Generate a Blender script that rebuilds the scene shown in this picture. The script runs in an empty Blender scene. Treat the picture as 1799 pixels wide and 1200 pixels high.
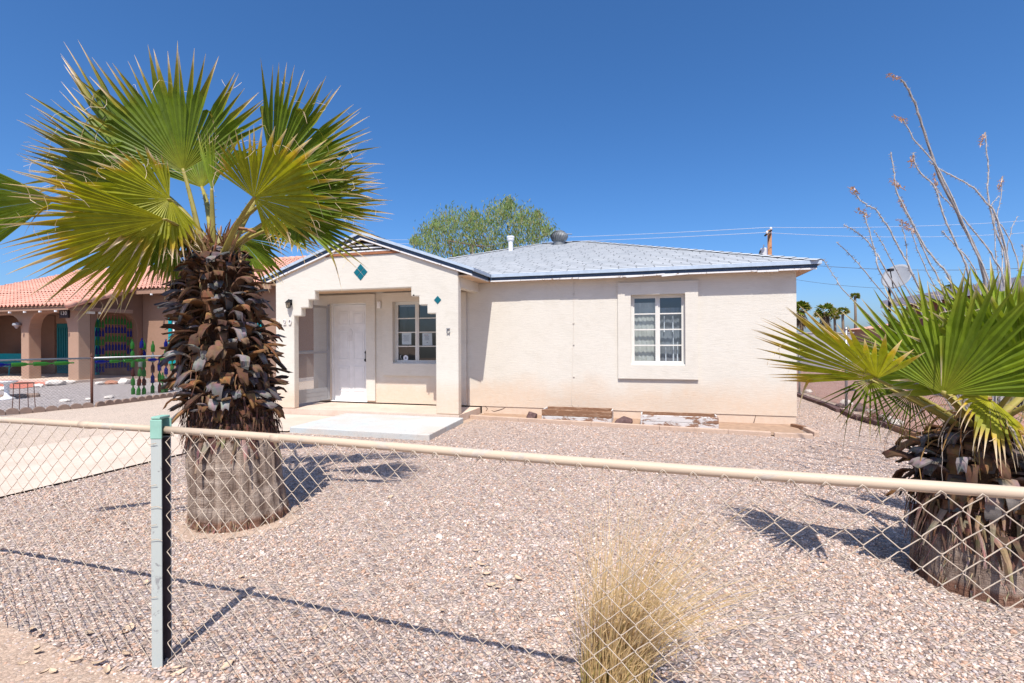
import bpy, math, random
import numpy as np
from mathutils import Vector, Matrix, noise
random.seed(7)
C = bpy.context.scene.collection
PI = math.pi
R_ = math.radians

# ------------------------------------------------------------------ survey
CAM_H = 1.42
FPX, CXP, CYP, ROLL = 880.0, 899.5, 600.0, 0.0046
TH = math.atan(254 / 880)
cosT, sinT = math.cos(TH), math.sin(TH)
OX, OY = 500 / 880 * 8.34, 8.34

def spot(u, v, Y):
    """sight line at a surveyed distance -> world point"""
    dx, dy = u - CXP, v - CYP
    return Vector(((dx - ROLL * dy) / FPX * Y, Y, CAM_H - (ROLL * dx + dy) / FPX * Y))

def onground(u, v, z=0.0):
    dx, dy = u - CXP, v - CYP
    Y = (CAM_H - z) / ((ROLL * dx + dy) / FPX)
    return spot(u, v, Y)

def L(x, y, z=0.0):          # house frame -> world
    return Vector((OX + x * cosT + y * sinT, OY - x * sinT + y * cosT, z))

def toL(p):
    dx, dy = p[0] - OX, p[1] - OY
    return (dx * cosT - dy * sinT, dx * sinT + dy * cosT)

# ------------------------------------------------------------------ mesh builder
class MB:
    def __init__(s):
        s.v, s.f, s.uv = [], [], []
    def add(s, vs, fs, uvs=None):
        b = len(s.v)
        s.v += [tuple(p) for p in vs]
        for i, f in enumerate(fs):
            s.f.append([b + k for k in f])
            s.uv.append(uvs[i] if uvs else [(0, 0)] * len(f))
    def quad(s, a, b, c, d, uv=None):
        s.add([a, b, c, d], [(0, 1, 2, 3)], [uv] if uv else None)
    def box(s, x0, x1, y0, y1, z0, z1):
        vs = [(x, y, z) for z in (z0, z1) for y in (y0, y1) for x in (x0, x1)]
        s.add(vs, [(0, 2, 3, 1), (4, 5, 7, 6), (0, 1, 5, 4), (2, 6, 7, 3), (0, 4, 6, 2), (1, 3, 7, 5)])
    def obox(s, c, ax, ay, az):   # oriented box, half-axis vectors
        c, ax, ay, az = Vector(c), Vector(ax), Vector(ay), Vector(az)
        vs = [c + ax * i + ay * j + az * k for k in (-1, 1) for j in (-1, 1) for i in (-1, 1)]
        s.add(vs, [(0, 2, 3, 1), (4, 5, 7, 6), (0, 1, 5, 4), (2, 6, 7, 3), (0, 4, 6, 2), (1, 3, 7, 5)])
    def prism(s, poly, a, b, plane='xz'):
        def m(p, h):
            return (p[0], h, p[1]) if plane == 'xz' else ((h, p[0], p[1]) if plane == 'yz' else (p[0], p[1], h))
        n = len(poly)
        vs = [m(p, a) for p in poly] + [m(p, b) for p in poly]
        fs = [tuple(range(n)), tuple(range(2 * n - 1, n - 1, -1))]
        fs += [(i, (i + 1) % n, n + (i + 1) % n, n + i)[::-1] for i in range(n)]
        s.add(vs, fs)
    def tube(s, pts, r, n=8, cap=True, flat=1.0):
        pts = [Vector(p) for p in pts]
        rr = r if isinstance(r, (list, tuple)) else [r] * len(pts)
        vs, ref = [], None
        for i, p in enumerate(pts):
            d = (pts[min(i + 1, len(pts) - 1)] - pts[max(i - 1, 0)])
            d = d.normalized() if d.length > 1e-9 else Vector((0, 0, 1))
            if ref is None:
                ref = Vector((0, 0, 1)) if abs(d.z) < .9 else Vector((0, 1, 0))
            a = d.cross(ref)
            if a.length < 1e-6: a = d.cross(Vector((1, .3, 0)))
            a.normalize(); b = a.cross(d).normalized(); ref = b
            for k in range(n):
                t = 2 * PI * k / n
                vs.append(p + a * math.cos(t) * rr[i] + b * math.sin(t) * rr[i] * flat)
        fs = []
        for i in range(len(pts) - 1):
            for k in range(n):
                fs.append((i * n + k, i * n + (k + 1) % n, (i + 1) * n + (k + 1) % n, (i + 1) * n + k))
        if cap:
            fs.append(tuple(range(n - 1, -1, -1)))
            fs.append(tuple((len(pts) - 1) * n + k for k in range(n)))
        s.add(vs, fs)
    def lathe(s, prof, c=(0, 0, 0), n=16, M=None):
        vs = []
        for r, z in prof:
            for k in range(n):
                t = 2 * PI * k / n
                p = Vector((r * math.cos(t), r * math.sin(t), z))
                if M is not None: p = M @ p
                vs.append(p + Vector(c))
        fs = []
        for i in range(len(prof) - 1):
            for k in range(n):
                fs.append((i * n + k, i * n + (k + 1) % n, (i + 1) * n + (k + 1) % n, (i + 1) * n + k))
        if prof[0][0] > 1e-4: fs.append(tuple(range(n - 1, -1, -1)))
        if prof[-1][0] > 1e-4: fs.append(tuple((len(prof) - 1) * n + k for k in range(n)))
        s.add(vs, fs)
    def wall(s, x0, x1, z0, z1, holes, y0, y1):
        """plate in x-z with rectangular openings and their reveals"""
        xs = sorted({x0, x1, *[h[0] for h in holes], *[h[1] for h in holes]})
        zs = sorted({z0, z1, *[h[2] for h in holes], *[h[3] for h in holes]})
        for i in range(len(xs) - 1):
            for j in range(len(zs) - 1):
                a, b, c, d = xs[i], xs[i + 1], zs[j], zs[j + 1]
                if any(h[0] <= a and b <= h[1] and h[2] <= c and d <= h[3] for h in holes): continue
                s.quad((a, y0, c), (b, y0, c), (b, y0, d), (a, y0, d))
                s.quad((b, y1, c), (a, y1, c), (a, y1, d), (b, y1, d))
        for a, b, c, d in holes:
            s.quad((a, y0, c), (a, y0, d), (a, y1, d), (a, y1, c))
            s.quad((b, y0, d), (b, y0, c), (b, y1, c), (b, y1, d))
            s.quad((a, y0, d), (b, y0, d), (b, y1, d), (a, y1, d))
            s.quad((b, y0, c), (a, y0, c), (a, y1, c), (b, y1, c))
        s.quad((x0, y0, z1), (x1, y0, z1), (x1, y1, z1), (x0, y1, z1))
        s.quad((x0, y1, z0), (x1, y1, z0), (x1, y0, z0), (x0, y0, z0))
        s.quad((x0, y1, z0), (x0, y0, z0), (x0, y0, z1), (x0, y1, z1))
        s.quad((x1, y0, z0), (x1, y1, z0), (x1, y1, z1), (x1, y0, z1))
    def ring(s, x0, x1, z0, z1, w, y0, y1, wb=None, wt=None):
        """rectangular frame of bars, butted"""
        wb = w if wb is None else wb; wt = w if wt is None else wt
        s.box(x0, x1, y0, y1, z0, z0 + wb); s.box(x0, x1, y0, y1, z1 - wt, z1)
        s.box(x0, x0 + w, y0, y1, z0 + wb, z1 - wt); s.box(x1 - w, x1, y0, y1, z0 + wb, z1 - wt)
    def shift(s, o):
        o = Vector(o); s.v = [tuple(Vector(p) - o) for p in s.v]; return s
    def build(s, name, mat, parent=None, smooth=False, bevel=0.0, col=None, rel=True):
        me = bpy.data.meshes.new(name)
        vs = s.v
        if parent is not None and rel and 'frame' not in parent:
            root = parent
            off = Vector((0, 0, 0))
            while root is not None:
                off += root.location; root = root.parent
            vs = [tuple(Vector(p) - off) for p in s.v]
        me.from_pydata(vs, [], s.f)
        uvl = me.uv_layers.new(name='UVMap')
        uvl.data.foreach_set('uv', [c for f in s.uv for p in f for c in p])
        if smooth: me.polygons.foreach_set('use_smooth', [True] * len(me.polygons))
        if mat: me.materials.append(mat)
        if col is not None:
            ca = me.color_attributes.new('Col', 'FLOAT_COLOR', 'POINT')
            ca.data.foreach_set('color', [c for q in col for c in (q[0], q[1], q[2], 1)])
        me.update()
        o = bpy.data.objects.new(name, me); C.objects.link(o)
        if parent is not None:
            o.parent = parent
            if 'frame' in parent: o['frame'] = 1
        if bevel:
            b = o.modifiers.new('Bevel', 'BEVEL'); b.width = bevel; b.segments = 2; b.limit_method = 'ANGLE'; b.angle_limit = R_(40)
        return o

def tag(o, label=None, cat=None, group=None, kind=None):
    if label: o['label'] = label
    if cat: o['category'] = cat
    if group: o['group'] = group
    if kind: o['kind'] = kind
    return o

def thing(name, loc, label, cat, group=None, rotz=0.0, framed=False):
    """an Empty at the thing's base; framed: parts are written in its own axes"""
    o = bpy.data.objects.new(name, None); C.objects.link(o)
    o.empty_display_size = .2
    o.location = loc; o.rotation_euler = (0, 0, rotz)
    if framed or rotz: o['frame'] = 1
    return tag(o, label, cat, group)

def single(name, mb, mat, loc, label, cat, group=None, **kw):
    """a thing that is one mesh, origin at loc"""
    mb.shift(loc)
    o = mb.build(name, mat, None, **kw); o.location = loc
    return tag(o, label, cat, group)

def copy_thing(root, loc, rotz=None, label=None):
    r = root.copy(); C.objects.link(r); r.location = loc
    if rotz is not None: r.rotation_euler = (0, 0, rotz)
    if label: r['label'] = label
    for ch in list(root.children):
        c = ch.copy(); C.objects.link(c); c.parent = r
        for g in list(ch.children):
            d = g.copy(); C.objects.link(d); d.parent = c
    return r

def text_mesh(name, body, size, mat, parent, M, depth=.004, font_scale_x=1.0):
    cu = bpy.data.curves.new(name, 'FONT'); cu.body = body; cu.size = size; cu.extrude = depth
    cu.align_x = 'CENTER'; cu.align_y = 'CENTER'; cu.space_character = 1.15
    t = bpy.data.objects.new(name + '_tmp', cu); C.objects.link(t)
    dg = bpy.context.evaluated_depsgraph_get(); dg.update()
    me = bpy.data.meshes.new_from_object(t.evaluated_get(dg))
    bpy.data.objects.remove(t)
    me.transform(Matrix.Diagonal((font_scale_x, 1, 1, 1))); me.transform(M)
    me.materials.clear(); me.materials.append(mat); me.name = name
    o = bpy.data.objects.new(name, me); C.objects.link(o); o.parent = parent
    return o

# ------------------------------------------------------------------ materials
def hx(h):
    h = h.lstrip('#'); r = [int(h[i:i + 2], 16) / 255 for i in (0, 2, 4)]
    return tuple(c / 12.92 if c <= .04045 else ((c + .055) / 1.055) ** 2.4 for c in r)

class N:
    def __init__(s, name):
        s.m = bpy.data.materials.new(name); s.m.use_nodes = True
        s.t = s.m.node_tree; s.n = s.t.nodes; s.n.clear()
        s.out = s.n.new('ShaderNodeOutputMaterial')
    def __call__(s, typ, ins=None, **kw):
        nd = s.n.new('ShaderNode' + typ)
        for k, v in kw.items(): setattr(nd, k, v)
        for k, v in (ins or {}).items(): s.set(nd, k, v)
        return nd
    def set(s, nd, k, v):
        sk = nd.inputs[k]
        if isinstance(v, bpy.types.NodeSocket): s.t.links.new(v, sk)
        elif isinstance(v, bpy.types.Node): s.t.links.new(v.outputs[0], sk)
        else:
            if isinstance(v, tuple) and len(v) == 3 and sk.type == 'RGBA': v = (*v, 1)
            sk.default_value = v
    def co(s, which='Object', scale=(1, 1, 1), rot=(0, 0, 0)):
        tc = s('TexCoord'); mp = s('Mapping', {'Vector': tc.outputs[which], 'Scale': scale, 'Rotation': rot})
        return mp.outputs[0]
    def noise(s, vec, scale, detail=4, rough=.55, dist=0.0):
        return s('TexNoise', {'Vector': vec, 'Scale': scale, 'Detail': detail, 'Roughness': rough, 'Distortion': dist})
    def ramp(s, fac, stops, interp='LINEAR'):
        r = s('ValToRGB', {'Fac': fac}); cr = r.color_ramp; cr.interpolation = interp
        while len(cr.elements) < len(stops): cr.elements.new(.5)
        for e, (p, c) in zip(cr.elements, stops):
            e.position = p; e.color = (*c, 1) if len(c) == 3 else c
        return r
    def mix(s, fac, a, b, mode='MIX'):
        m = s('Mix', data_type='RGBA', blend_type=mode)
        for k, v in ((0, fac), (6, a), (7, b)):
            sk = m.inputs[k]
            if isinstance(v, bpy.types.NodeSocket): s.t.links.new(v, sk)
            elif isinstance(v, bpy.types.Node): s.t.links.new(v.outputs[0], sk)
            else: sk.default_value = (*v, 1) if isinstance(v, tuple) and len(v) == 3 else v
        return m.outputs[2]
    def math(s, op, a, b=0.0, clamp=False):
        m = s('Math', operation=op, use_clamp=clamp); s.set(m, 0, a); s.set(m, 1, b); return m.outputs[0]
    def bump(s, h, strength=.3, dist=.01, normal=None):
        b = s('Bump', {'Height': h, 'Strength': strength, 'Distance': dist})
        if normal is not None: s.set(b, 'Normal', normal)
        return b.outputs[0]
    def done(s, color, rough=.8, normal=None, metal=0.0, spec=.3, extra=None):
        p = s('BsdfPrincipled', {'Base Color': color, 'Roughness': rough, 'Metallic': metal, 'Specular IOR Level': spec})
        if normal is not None: s.set(p, 'Normal', normal)
        for k, v in (extra or {}).items(): s.set(p, k, v)
        s.t.links.new(p.outputs[0], s.out.inputs[0]); return s.m

def m_plain(name, c, rough=.7, var=.12, scale=6.0, metal=0.0, bump=0.0, spec=.3, bscale=60.0):
    n = N(name); v = n.co()
    t = n.noise(v, scale, 5)
    f = n.ramp(t.outputs['Fac'], [(.3, (1 - var,) * 3), (.7, (1 + var * .4,) * 3)])
    col = n.mix(1.0, c, f, 'MULTIPLY')
    nm = n.bump(n.noise(v, bscale, 3).outputs['Fac'], bump, .004) if bump else None
    return n.done(col, rough, nm, metal, spec)

def m_stucco(name, c, dust=None, zdust=.5, strength=.4):
    n = N(name); v = n.co()
    comb = n.noise(n.co(scale=(7, 7, 55)), 1.0, 5, .65, .6)
    grain = n.noise(v, 95, 3, .6)
    big = n.noise(v, .9, 4)
    h = n.math('ADD', n.math('MULTIPLY', comb.outputs['Fac'], .8), n.math('MULTIPLY', grain.outputs['Fac'], .35))
    f = n.ramp(big.outputs['Fac'], [(.3, (.95, .94, .93)), (.7, (1.0, 1.0, 1.0))])
    col = n.mix(1.0, c, f, 'MULTIPLY')
    f2 = n.ramp(comb.outputs['Fac'], [(.25, (.93, .925, .92)), (.55, (1, 1, 1))])
    col = n.mix(1.0, col, f2, 'MULTIPLY')
    run = n.noise(n.co(scale=(9, 9, .7)), 1.0, 5, .6, .3)
    col = n.mix(1.0, col, n.ramp(run.outputs['Fac'], [(.28, (.988, .984, .978)), (.46, (1, 1, 1))]), 'MULTIPLY')
    pat = n.noise(n.co(scale=(1, 1, 1.6)), 2.3, 6, .7, .8)
    col = n.mix(1.0, col, n.ramp(pat.outputs['Fac'], [(.34, (.955, .95, .94)), (.5, (1, 1, 1)), (.72, (1.02, 1.015, 1.01))]), 'MULTIPLY')
    if dust:   # splashed soil on the foot of the wall, ragged upper edge
        z = n('SeparateXYZ', {0: n.co()}).outputs[2]
        e = n.math('ADD', z, n.math('MULTIPLY', n.noise(v, 1.6, 5, .6).outputs['Fac'], -.75))
        k = n.ramp(e, [(0.0, (.75,) * 3), (zdust, (0, 0, 0))])
        kk = n.math('MULTIPLY', k.outputs[0], n.math('ADD', n.math('MULTIPLY', n.noise(v, 14, 4).outputs['Fac'], .6), .35))
        col = n.mix(kk, col, dust)
    return n.done(col, .9, n.bump(h, strength, .012), spec=.15)

def m_glass(name, tint=(.75, .8, .82), rough=.02, refl=.35):
    n = N(name)
    tr = n('BsdfTransparent', {'Color': tint})
    gl = n('BsdfGlossy', {'Color': (1, 1, 1), 'Roughness': rough})
    w = n.noise(n.co(), 2.2, 2)
    n.set(gl, 'Normal', n.bump(w.outputs['Fac'], .08, .02))
    lw = n('LayerWeight', {'Blend': .5})
    k = n.math('ADD', n.math('MULTIPLY', n.math('POWER', lw.outputs['Facing'], 4.0), .85), .05 + refl * .1)
    mx = n('MixShader', {0: k, 1: tr.outputs[0], 2: gl.outputs[0]})
    n.t.links.new(mx.outputs[0], n.out.inputs[0]); return n.m

def m_attr(name, rough=.9, bump=.3, bscale=160.0, trans=0.0, mul=None, spec=.15):
    n = N(name)
    a = n('Attribute', attribute_name='Col')
    v = n.co()
    t = n.noise(v, bscale * .5, 4)
    f = n.ramp(t.outputs['Fac'], [(.3, (.78,) * 3), (.7, (1.08,) * 3)])
    col = n.mix(1.0, a.outputs['Color'], f, 'MULTIPLY')
    nm = n.bump(n.noise(v, bscale, 3).outputs['Fac'], bump, .003)
    p = n('BsdfPrincipled', {'Base Color': col, 'Roughness': rough, 'Normal': nm, 'Specular IOR Level': spec})
    if trans:
        tl = n('BsdfTranslucent', {'Color': col})
        mx = n('MixShader', {0: trans, 1: p.outputs[0], 2: tl.outputs[0]})
        n.t.links.new(mx.outputs[0], n.out.inputs[0])
    else: n.t.links.new(p.outputs[0], n.out.inputs[0])
    return n.m

def m_gravel(name, pal, scale=38.0, dirt=(.36, .25, .18), bump=1.0, patch=.45):
    n = N(name); v = n.co()
    warp = n.noise(v, 20, 2)
    vv = n.mix(.025, v, warp.outputs['Color'])
    vo = n('TexVoronoi', {'Vector': vv, 'Scale': scale, 'Randomness': 1.0})
    ve = n('TexVoronoi', {'Vector': vv, 'Scale': scale}, feature='DISTANCE_TO_EDGE')
    r = n('SeparateColor', {0: vo.outputs['Color']})
    col = n.ramp(r.outputs[0], [(i / (len(pal) - 1), c) for i, c in enumerate(pal)])
    lum = n.ramp(r.outputs[1], [(0, (.72,) * 3), (1, (1.15,) * 3)])
    col = n.mix(1.0, col.outputs[0], lum, 'MULTIPLY')
    fine = n.noise(v, 160, 3)
    col = n.mix(1.0, col, n.ramp(fine.outputs['Fac'], [(.3, (.8,) * 3), (.7, (1.1,) * 3)]), 'MULTIPLY')
    gap = n.ramp(ve.outputs['Distance'], [(0.0, (1, 1, 1)), (.09, (0, 0, 0))])
    col = n.mix(n.math('MULTIPLY', gap.outputs[0], .8), col, tuple(c * .45 for c in dirt))
    pt = n.noise(v, .8, 5, .65)
    k = n.ramp(pt.outputs['Fac'], [(patch, (0, 0, 0)), (patch + .22, (1, 1, 1))])
    k2 = n.math('MULTIPLY', k.outputs[0], n.ramp(r.outputs[2], [(.25, (1, 1, 1)), (.55, (.15,) * 3)]).outputs[0])
    dcol = n.mix(n.noise(v, 50, 4).outputs['Fac'], tuple(c * .85 for c in dirt), tuple(c * 1.2 for c in dirt))
    col = n.mix(k2, col, dcol)
    h = n.math('MINIMUM', ve.outputs['Distance'], .35)
    h = n.math('MULTIPLY', h, n.math('ADD', n.math('MULTIPLY', r.outputs[2], .8), .5))
    h = n.math('ADD', h, n.math('MULTIPLY', fine.outputs['Fac'], .08))
    return n.done(col, .92, n.bump(h, bump, .03), spec=.15)

def m_concrete(name, c, c2, scale=2.5, bump=.15):
    n = N(name); v = n.co()
    a = n.noise(v, scale, 6, .65, .4); b = n.noise(v, 60, 3)
    col = n.mix(n.ramp(a.outputs['Fac'], [(.35, (0, 0, 0)), (.68, (1, 1, 1))]).outputs[0], c, c2)
    col = n.mix(1.0, col, n.ramp(b.outputs['Fac'], [(.3, (.88,) * 3), (.7, (1.05,) * 3)]), 'MULTIPLY')
    st_ = n.noise(n.co(scale=(1, 1, 1)), 7, 6, .7)
    col = n.mix(1.0, col, n.ramp(st_.outputs['Fac'], [(.28, (.82, .80, .78)), (.42, (1, 1, 1))]), 'MULTIPLY')
    return n.done(col, .85, n.bump(b.outputs['Fac'], bump, .004), spec=.2)

def m_shingle(name, c1, c2):
    n = N(name)
    uv = n.co('UV')
    br = n('TexBrick', {'Vector': uv, 'Color1': c1, 'Color2': c2, 'Mortar': tuple(c * .45 for c in c1), 'Scale': 1.0,
                        'Mortar Size': .012, 'Mortar Smooth': .2, 'Bias': -.2, 'Brick Width': .31, 'Row Height': .145})
    br.offset = .5
    big = n.noise(n.co(), 1.3, 4); gr = n.noise(n.co(), 220, 2)
    col = n.mix(1.0, br.outputs['Color'], n.ramp(big.outputs['Fac'], [(.3, (.94, .945, .96)), (.7, (1.03,) * 3)]), 'MULTIPLY')
    col = n.mix(1.0, col, n.ramp(gr.outputs['Fac'], [(.3, (.94,) * 3), (.7, (1.03,) * 3)]), 'MULTIPLY')
    return n.done(col, .95, n.bump(gr.outputs['Fac'], .3, .003), spec=.1)

def m_paint_worn(name, paint, under, amount=.5, scale=9.0, stretch=(1, 1, 1), rough=.7, thr=.06):
    n = N(name); v = n.co(scale=stretch)
    t = n.noise(v, scale, 7, .7, .5)
    k = n.ramp(t.outputs['Fac'], [(amount, (0, 0, 0)), (amount + thr, (1, 1, 1))])
    u = n.mix(n.noise(v, scale * 4, 4).outputs['Fac'], tuple(c * .7 for c in under), tuple(c * 1.25 for c in under))
    p = n.mix(n.noise(v, 3, 4).outputs['Fac'], tuple(c * .88 for c in paint), tuple(min(1, c * 1.05) for c in paint))
    col = n.mix(k.outputs[0], p, u)
    return n.done(col, rough, n.bump(k.outputs[0], .25, -.003), spec=.25)

def m_leaf(name, base, mid, tipc, dead, trans=.35, deadpos=.86):
    """fan-palm blade: UV.x runs hub -> tip, UV.y is the segment's own number"""
    n = N(name)
    uv = n('SeparateXYZ', {0: n.co('UV')})
    t = n.math('ADD', uv.outputs[0], n.math('MULTIPLY', n.math('SUBTRACT', uv.outputs[1], .5), .16))
    r = n.ramp(t, [(0.0, base), (.3, mid), (.62, mid), (deadpos - .1, tipc), (deadpos, dead), (1.0, tuple(min(1, c * 1.35) for c in dead))])
    v = n.co()
    vr = n.ramp(uv.outputs[1], [(0, (.72, .74, .7)), (1, (1.2, 1.16, 1.0))])
    col = n.mix(1.0, r.outputs[0], vr, 'MULTIPLY')
    col = n.mix(1.0, col, n.ramp(n.noise(v, 18, 4).outputs['Fac'], [(.3, (.82,) * 3), (.7, (1.12,) * 3)]), 'MULTIPLY')
    p = n('BsdfPrincipled', {'Base Color': col, 'Roughness': .5, 'Specular IOR Level': .28})
    tc = n.mix(1.0, col, (1.15, 1.2, .6), 'MULTIPLY')
    tl = n('BsdfTranslucent', {'Color': tc})
    mx = n('MixShader', {0: trans, 1: p.outputs[0], 2: tl.outputs[0]})
    n.t.links.new(mx.outputs[0], n.out.inputs[0]); return n.m

def m_trunk(name):
    n = N(name)
    a = n('Attribute', attribute_name='Col'); v = n.co()
    ver = n.noise(n.co(scale=(34, 34, 2.2)), 1.0, 5, .7, .5); hor = n.noise(n.co(scale=(5, 5, 75)), 1.0, 4, .7, 1.0); fi = n.noise(v, 120, 3)
    col = n.mix(1.0, a.outputs['Color'], n.ramp(ver.outputs['Fac'], [(.33, (.38, .34, .32)), (.46, (.85,) * 3), (.7, (1.15, 1.12, 1.08))]), 'MULTIPLY')
    col = n.mix(1.0, col, n.ramp(hor.outputs['Fac'], [(.34, (.72, .68, .65)), (.46, (1, 1, 1))]), 'MULTIPLY')
    h = n.math('ADD', n.math('MULTIPLY', ver.outputs['Fac'], 1.0), n.math('ADD', n.math('MULTIPLY', hor.outputs['Fac'], .7), n.math('MULTIPLY', fi.outputs['Fac'], .3)))
    return n.done(col, .95, n.bump(h, 1.0, .02), spec=.1)

def m_screen(name):
    n = N(name)
    tr = n('BsdfTransparent', {'Color': (1, 1, 1)}); d = n('BsdfDiffuse', {'Color': (.3, .28, .27)})
    mx = n('MixShader', {0: .42, 1: tr.outputs[0], 2: d.outputs[0]})
    n.t.links.new(mx.outputs[0], n.out.inputs[0]); return n.m

def m_bottle(name, c):
    n = N(name)
    tr = n('BsdfTransparent', {'Color': c}); 
    p = n('BsdfPrincipled', {'Base Color': tuple(x * .55 for x in c), 'Roughness': .08, 'Specular IOR Level': .7})
    tl = n('BsdfTranslucent', {'Color': c})
    a = n('MixShader', {0: .45, 1: p.outputs[0], 2: tl.outputs[0]})
    mx = n('MixShader', {0: .35, 1: a.outputs[0], 2: tr.outputs[0]})
    n.t.links.new(mx.outputs[0], n.out.inputs[0]); return n.m

STUCCO = (.65, .612, .54)
M = {}
M['stucco'] = m_stucco('cream stucco', STUCCO, dust=(.62, .42, .27), zdust=.42)
M['stucco_plain'] = m_stucco('cream stucco trim', STUCCO)
M['foundation'] = m_stucco('cream foundation', (.74, .645, .54), dust=(.52, .34, .22), zdust=.3, strength=.25)
M['shingle'] = m_shingle('grey shingles', (.46, .48, .50), (.38, .405, .43))
M['drip'] = m_plain('pale blue-grey metal', (.42, .50, .60), .45, .15, 9, .0)
M['navy'] = m_paint_worn('navy fascia paint', (.055, .09, .15), (.20, .24, .30), .60, 14, (1, 1, 3))
M['white_peel'] = m_paint_worn('peeling white paint', (.72, .71, .70), (.30, .22, .16), .58, 12)
M['white'] = m_plain('white paint', (.78, .77, .76), .5, .07, 7)
M['white_frame'] = m_paint_worn('old white window paint', (.68, .66, .61), (.45, .40, .35), .66, 16)
M['soffit'] = m_plain('tan soffit', (.62, .44, .29), .85, .12, 4)
M['rust'] = m_paint_worn('bare weathered board', (.33, .13, .06), (.16, .07, .04), .55, 10, (.4, 1, 3))
M['black'] = m_plain('black metal', (.012, .012, .014), .45, .1, 20)
M['dark'] = m_plain('dark void', (.02, .02, .024), .9, .1, 5)
M['teal_tile'] = m_plain('teal glazed tile', (.0, .115, .15), .3, .15, 25, spec=.5)
M['glass'] = m_glass('window glass')
M['curtain'] = m_plain('grey curtain', (.62, .60, .55), .9, .25, 5)
M['curtain_dark'] = m_plain('dim grey blind', (.27, .28, .31), .9, .3, 7)
M['interior'] = m_plain('room paint', (.22, .18, .15), .9, .1, 3)
M['paper'] = m_plain('white paper', (.78, .78, .80), .8, .03, 4)
M['ink'] = m_plain('grey print', (.25, .26, .30), .8, .05, 4)
M['alu'] = m_plain('grey aluminium', (.33, .33, .34), .45, .1, 6, .3)
M['screen'] = m_screen('insect screen')
M['concrete'] = m_concrete('pinkish concrete', (.56, .43, .345), (.64, .52, .43))
M['path'] = m_gravel('pale fine gravel', [(.56, .45, .36), (.60, .49, .40), (.52, .41, .33), (.64, .54, .45)], 70, (.55, .44, .35), .3, .5)
M['post_in'] = m_plain('shaded rusty inner steel', (.10, .075, .08), .8, .3, 12)
M['drive'] = m_concrete('driveway concrete', (.55, .435, .35), (.64, .53, .44), 1.2)
M['stepslab'] = m_concrete('pale blue painted slab', (.47, .525, .54), (.53, .465, .40), 1.3)
M['metal'] = m_plain('galvanised metal', (.42, .43, .44), .4, .15, 12, .7)
M['galv_wire'] = m_paint_worn('old beige painted wire', (.50, .41, .32), (.26, .23, .21), .60, 22)
M['rail'] = m_paint_worn('beige painted rail', (.55, .43, .315), (.48, .41, .34), .56, 9, (1, 1, 1), .5)
M['post_paint'] = m_paint_worn('grey-green post paint', (.44, .47, .44), (.24, .24, .24), .58, 14)
M['mint'] = m_plain('mint green paint', (.27, .47, .38), .55, .15, 16)
M['wood_white'] = m_paint_worn('planter board', (.60, .57, .55), (.25, .14, .09), .50, 5, (.8, 1, 2.2))
M['wood_brown'] = m_paint_worn('bare planter wood', (.22, .115, .065), (.32, .20, .13), .52, 8, (.6, 1, 3))
M['soil'] = m_plain('dry soil', (.36, .24, .165), .95, .25, 9, bump=.5)
M['edging'] = m_concrete('edging', (.46, .33, .25), (.54, .40, .31), 5)
M['rock_dark'] = m_plain('dark red rock', (.13, .075, .07), .8, .35, 14, bump=.6)
M['rock_white'] = m_plain('white rock', (.66, .60, .54), .9, .2, 12, bump=.6)
M['rock_red'] = m_plain('red rock', (.42, .2, .13), .9, .3, 12, bump=.6)
GP0 = [(.50, .39, .335), (.56, .475, .435), (.42, .385, .39), (.66, .59, .55), (.52, .37, .29), (.34, .31, .32), (.70, .65, .62), (.57, .45, .375), (.47, .44, .45), (.25, .21, .20)]
GP = [(a * 1.08, b * .97, c * .88) for a, b, c in GP0]
M['gravel'] = m_gravel('yard gravel', GP, 44, (.53, .40, .31), 1.0, .56)
M['gravel_grey'] = m_gravel('neighbour gravel', [(.36, .31, .30), (.44, .39, .37), (.30, .27, .27), (.5, .45, .42)], 22, (.38, .3, .25), .8, .6)
M['gravel_red'] = m_gravel('red gravel', [(.43, .235, .18), (.47, .27, .21), (.38, .20, .155), (.5, .31, .25)], 22, (.45, .28, .21), .6, .5)
M['dirt'] = m_gravel('dirt', [(.46, .34, .26), (.49, .37, .285), (.43, .31, .235), (.52, .41, .33)], 60, (.48, .35, .26), .35, .4)
M['stones'] = m_attr('gravel stones', .92, .5, 260)
M['leaf'] = m_leaf('palm blade', (.26, .26, .02), (.12, .175, .013), (.27, .22, .03), (.56, .44, .34), .33, .93)
M['leaf_yellow'] = m_leaf('yellowing palm blade', (.44, .42, .025), (.32, .325, .016), (.48, .33, .04), (.60, .48, .38), .35, .88)
M['leaf_fresh'] = m_leaf('fresh palm blade', (.34, .36, .03), (.20, .28, .022), (.28, .30, .04), (.55, .45, .35), .4, .95)
M['petiole'] = m_plain('petiole', (.30, .25, .06), .5, .3, 9)
M['petiole_dry'] = m_plain('dry petiole', (.30, .15, .07), .7, .35, 9, bump=.3)
M['boot'] = m_attr('palm leaf bases', .8, .6, 60)
M['fibre'] = m_attr('palm fibre', .95, .6, 90)
M['trunk'] = m_trunk('palm trunk bark')
M['straw'] = m_attr('dry grass', .75, .1, 100, .4)
M['ocotillo'] = m_attr('ocotillo bark', .9, .7, 70)
M['oflower'] = m_plain('dried ocotillo bloom', (.66, .42, .26), .85, .4, 40, bump=.5)
M['tree_leaf'] = m_attr('tree leaves', .7, .1, 30, .3)
M['bark'] = m_plain('bark', (.20, .15, .11), .95, .3, 12, bump=.6)
M['pole'] = m_plain('brown pole', (.36, .17, .08), .9, .25, 3)
M['wire'] = m_plain('cable', (.55, .58, .62), .6, .05, 2)
M['wire_dark'] = m_plain('dark cable', (.07, .07, .08), .6, .05, 2)
M['transformer'] = m_plain('transformer grey', (.6, .61, .62), .5, .1, 3)
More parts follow.
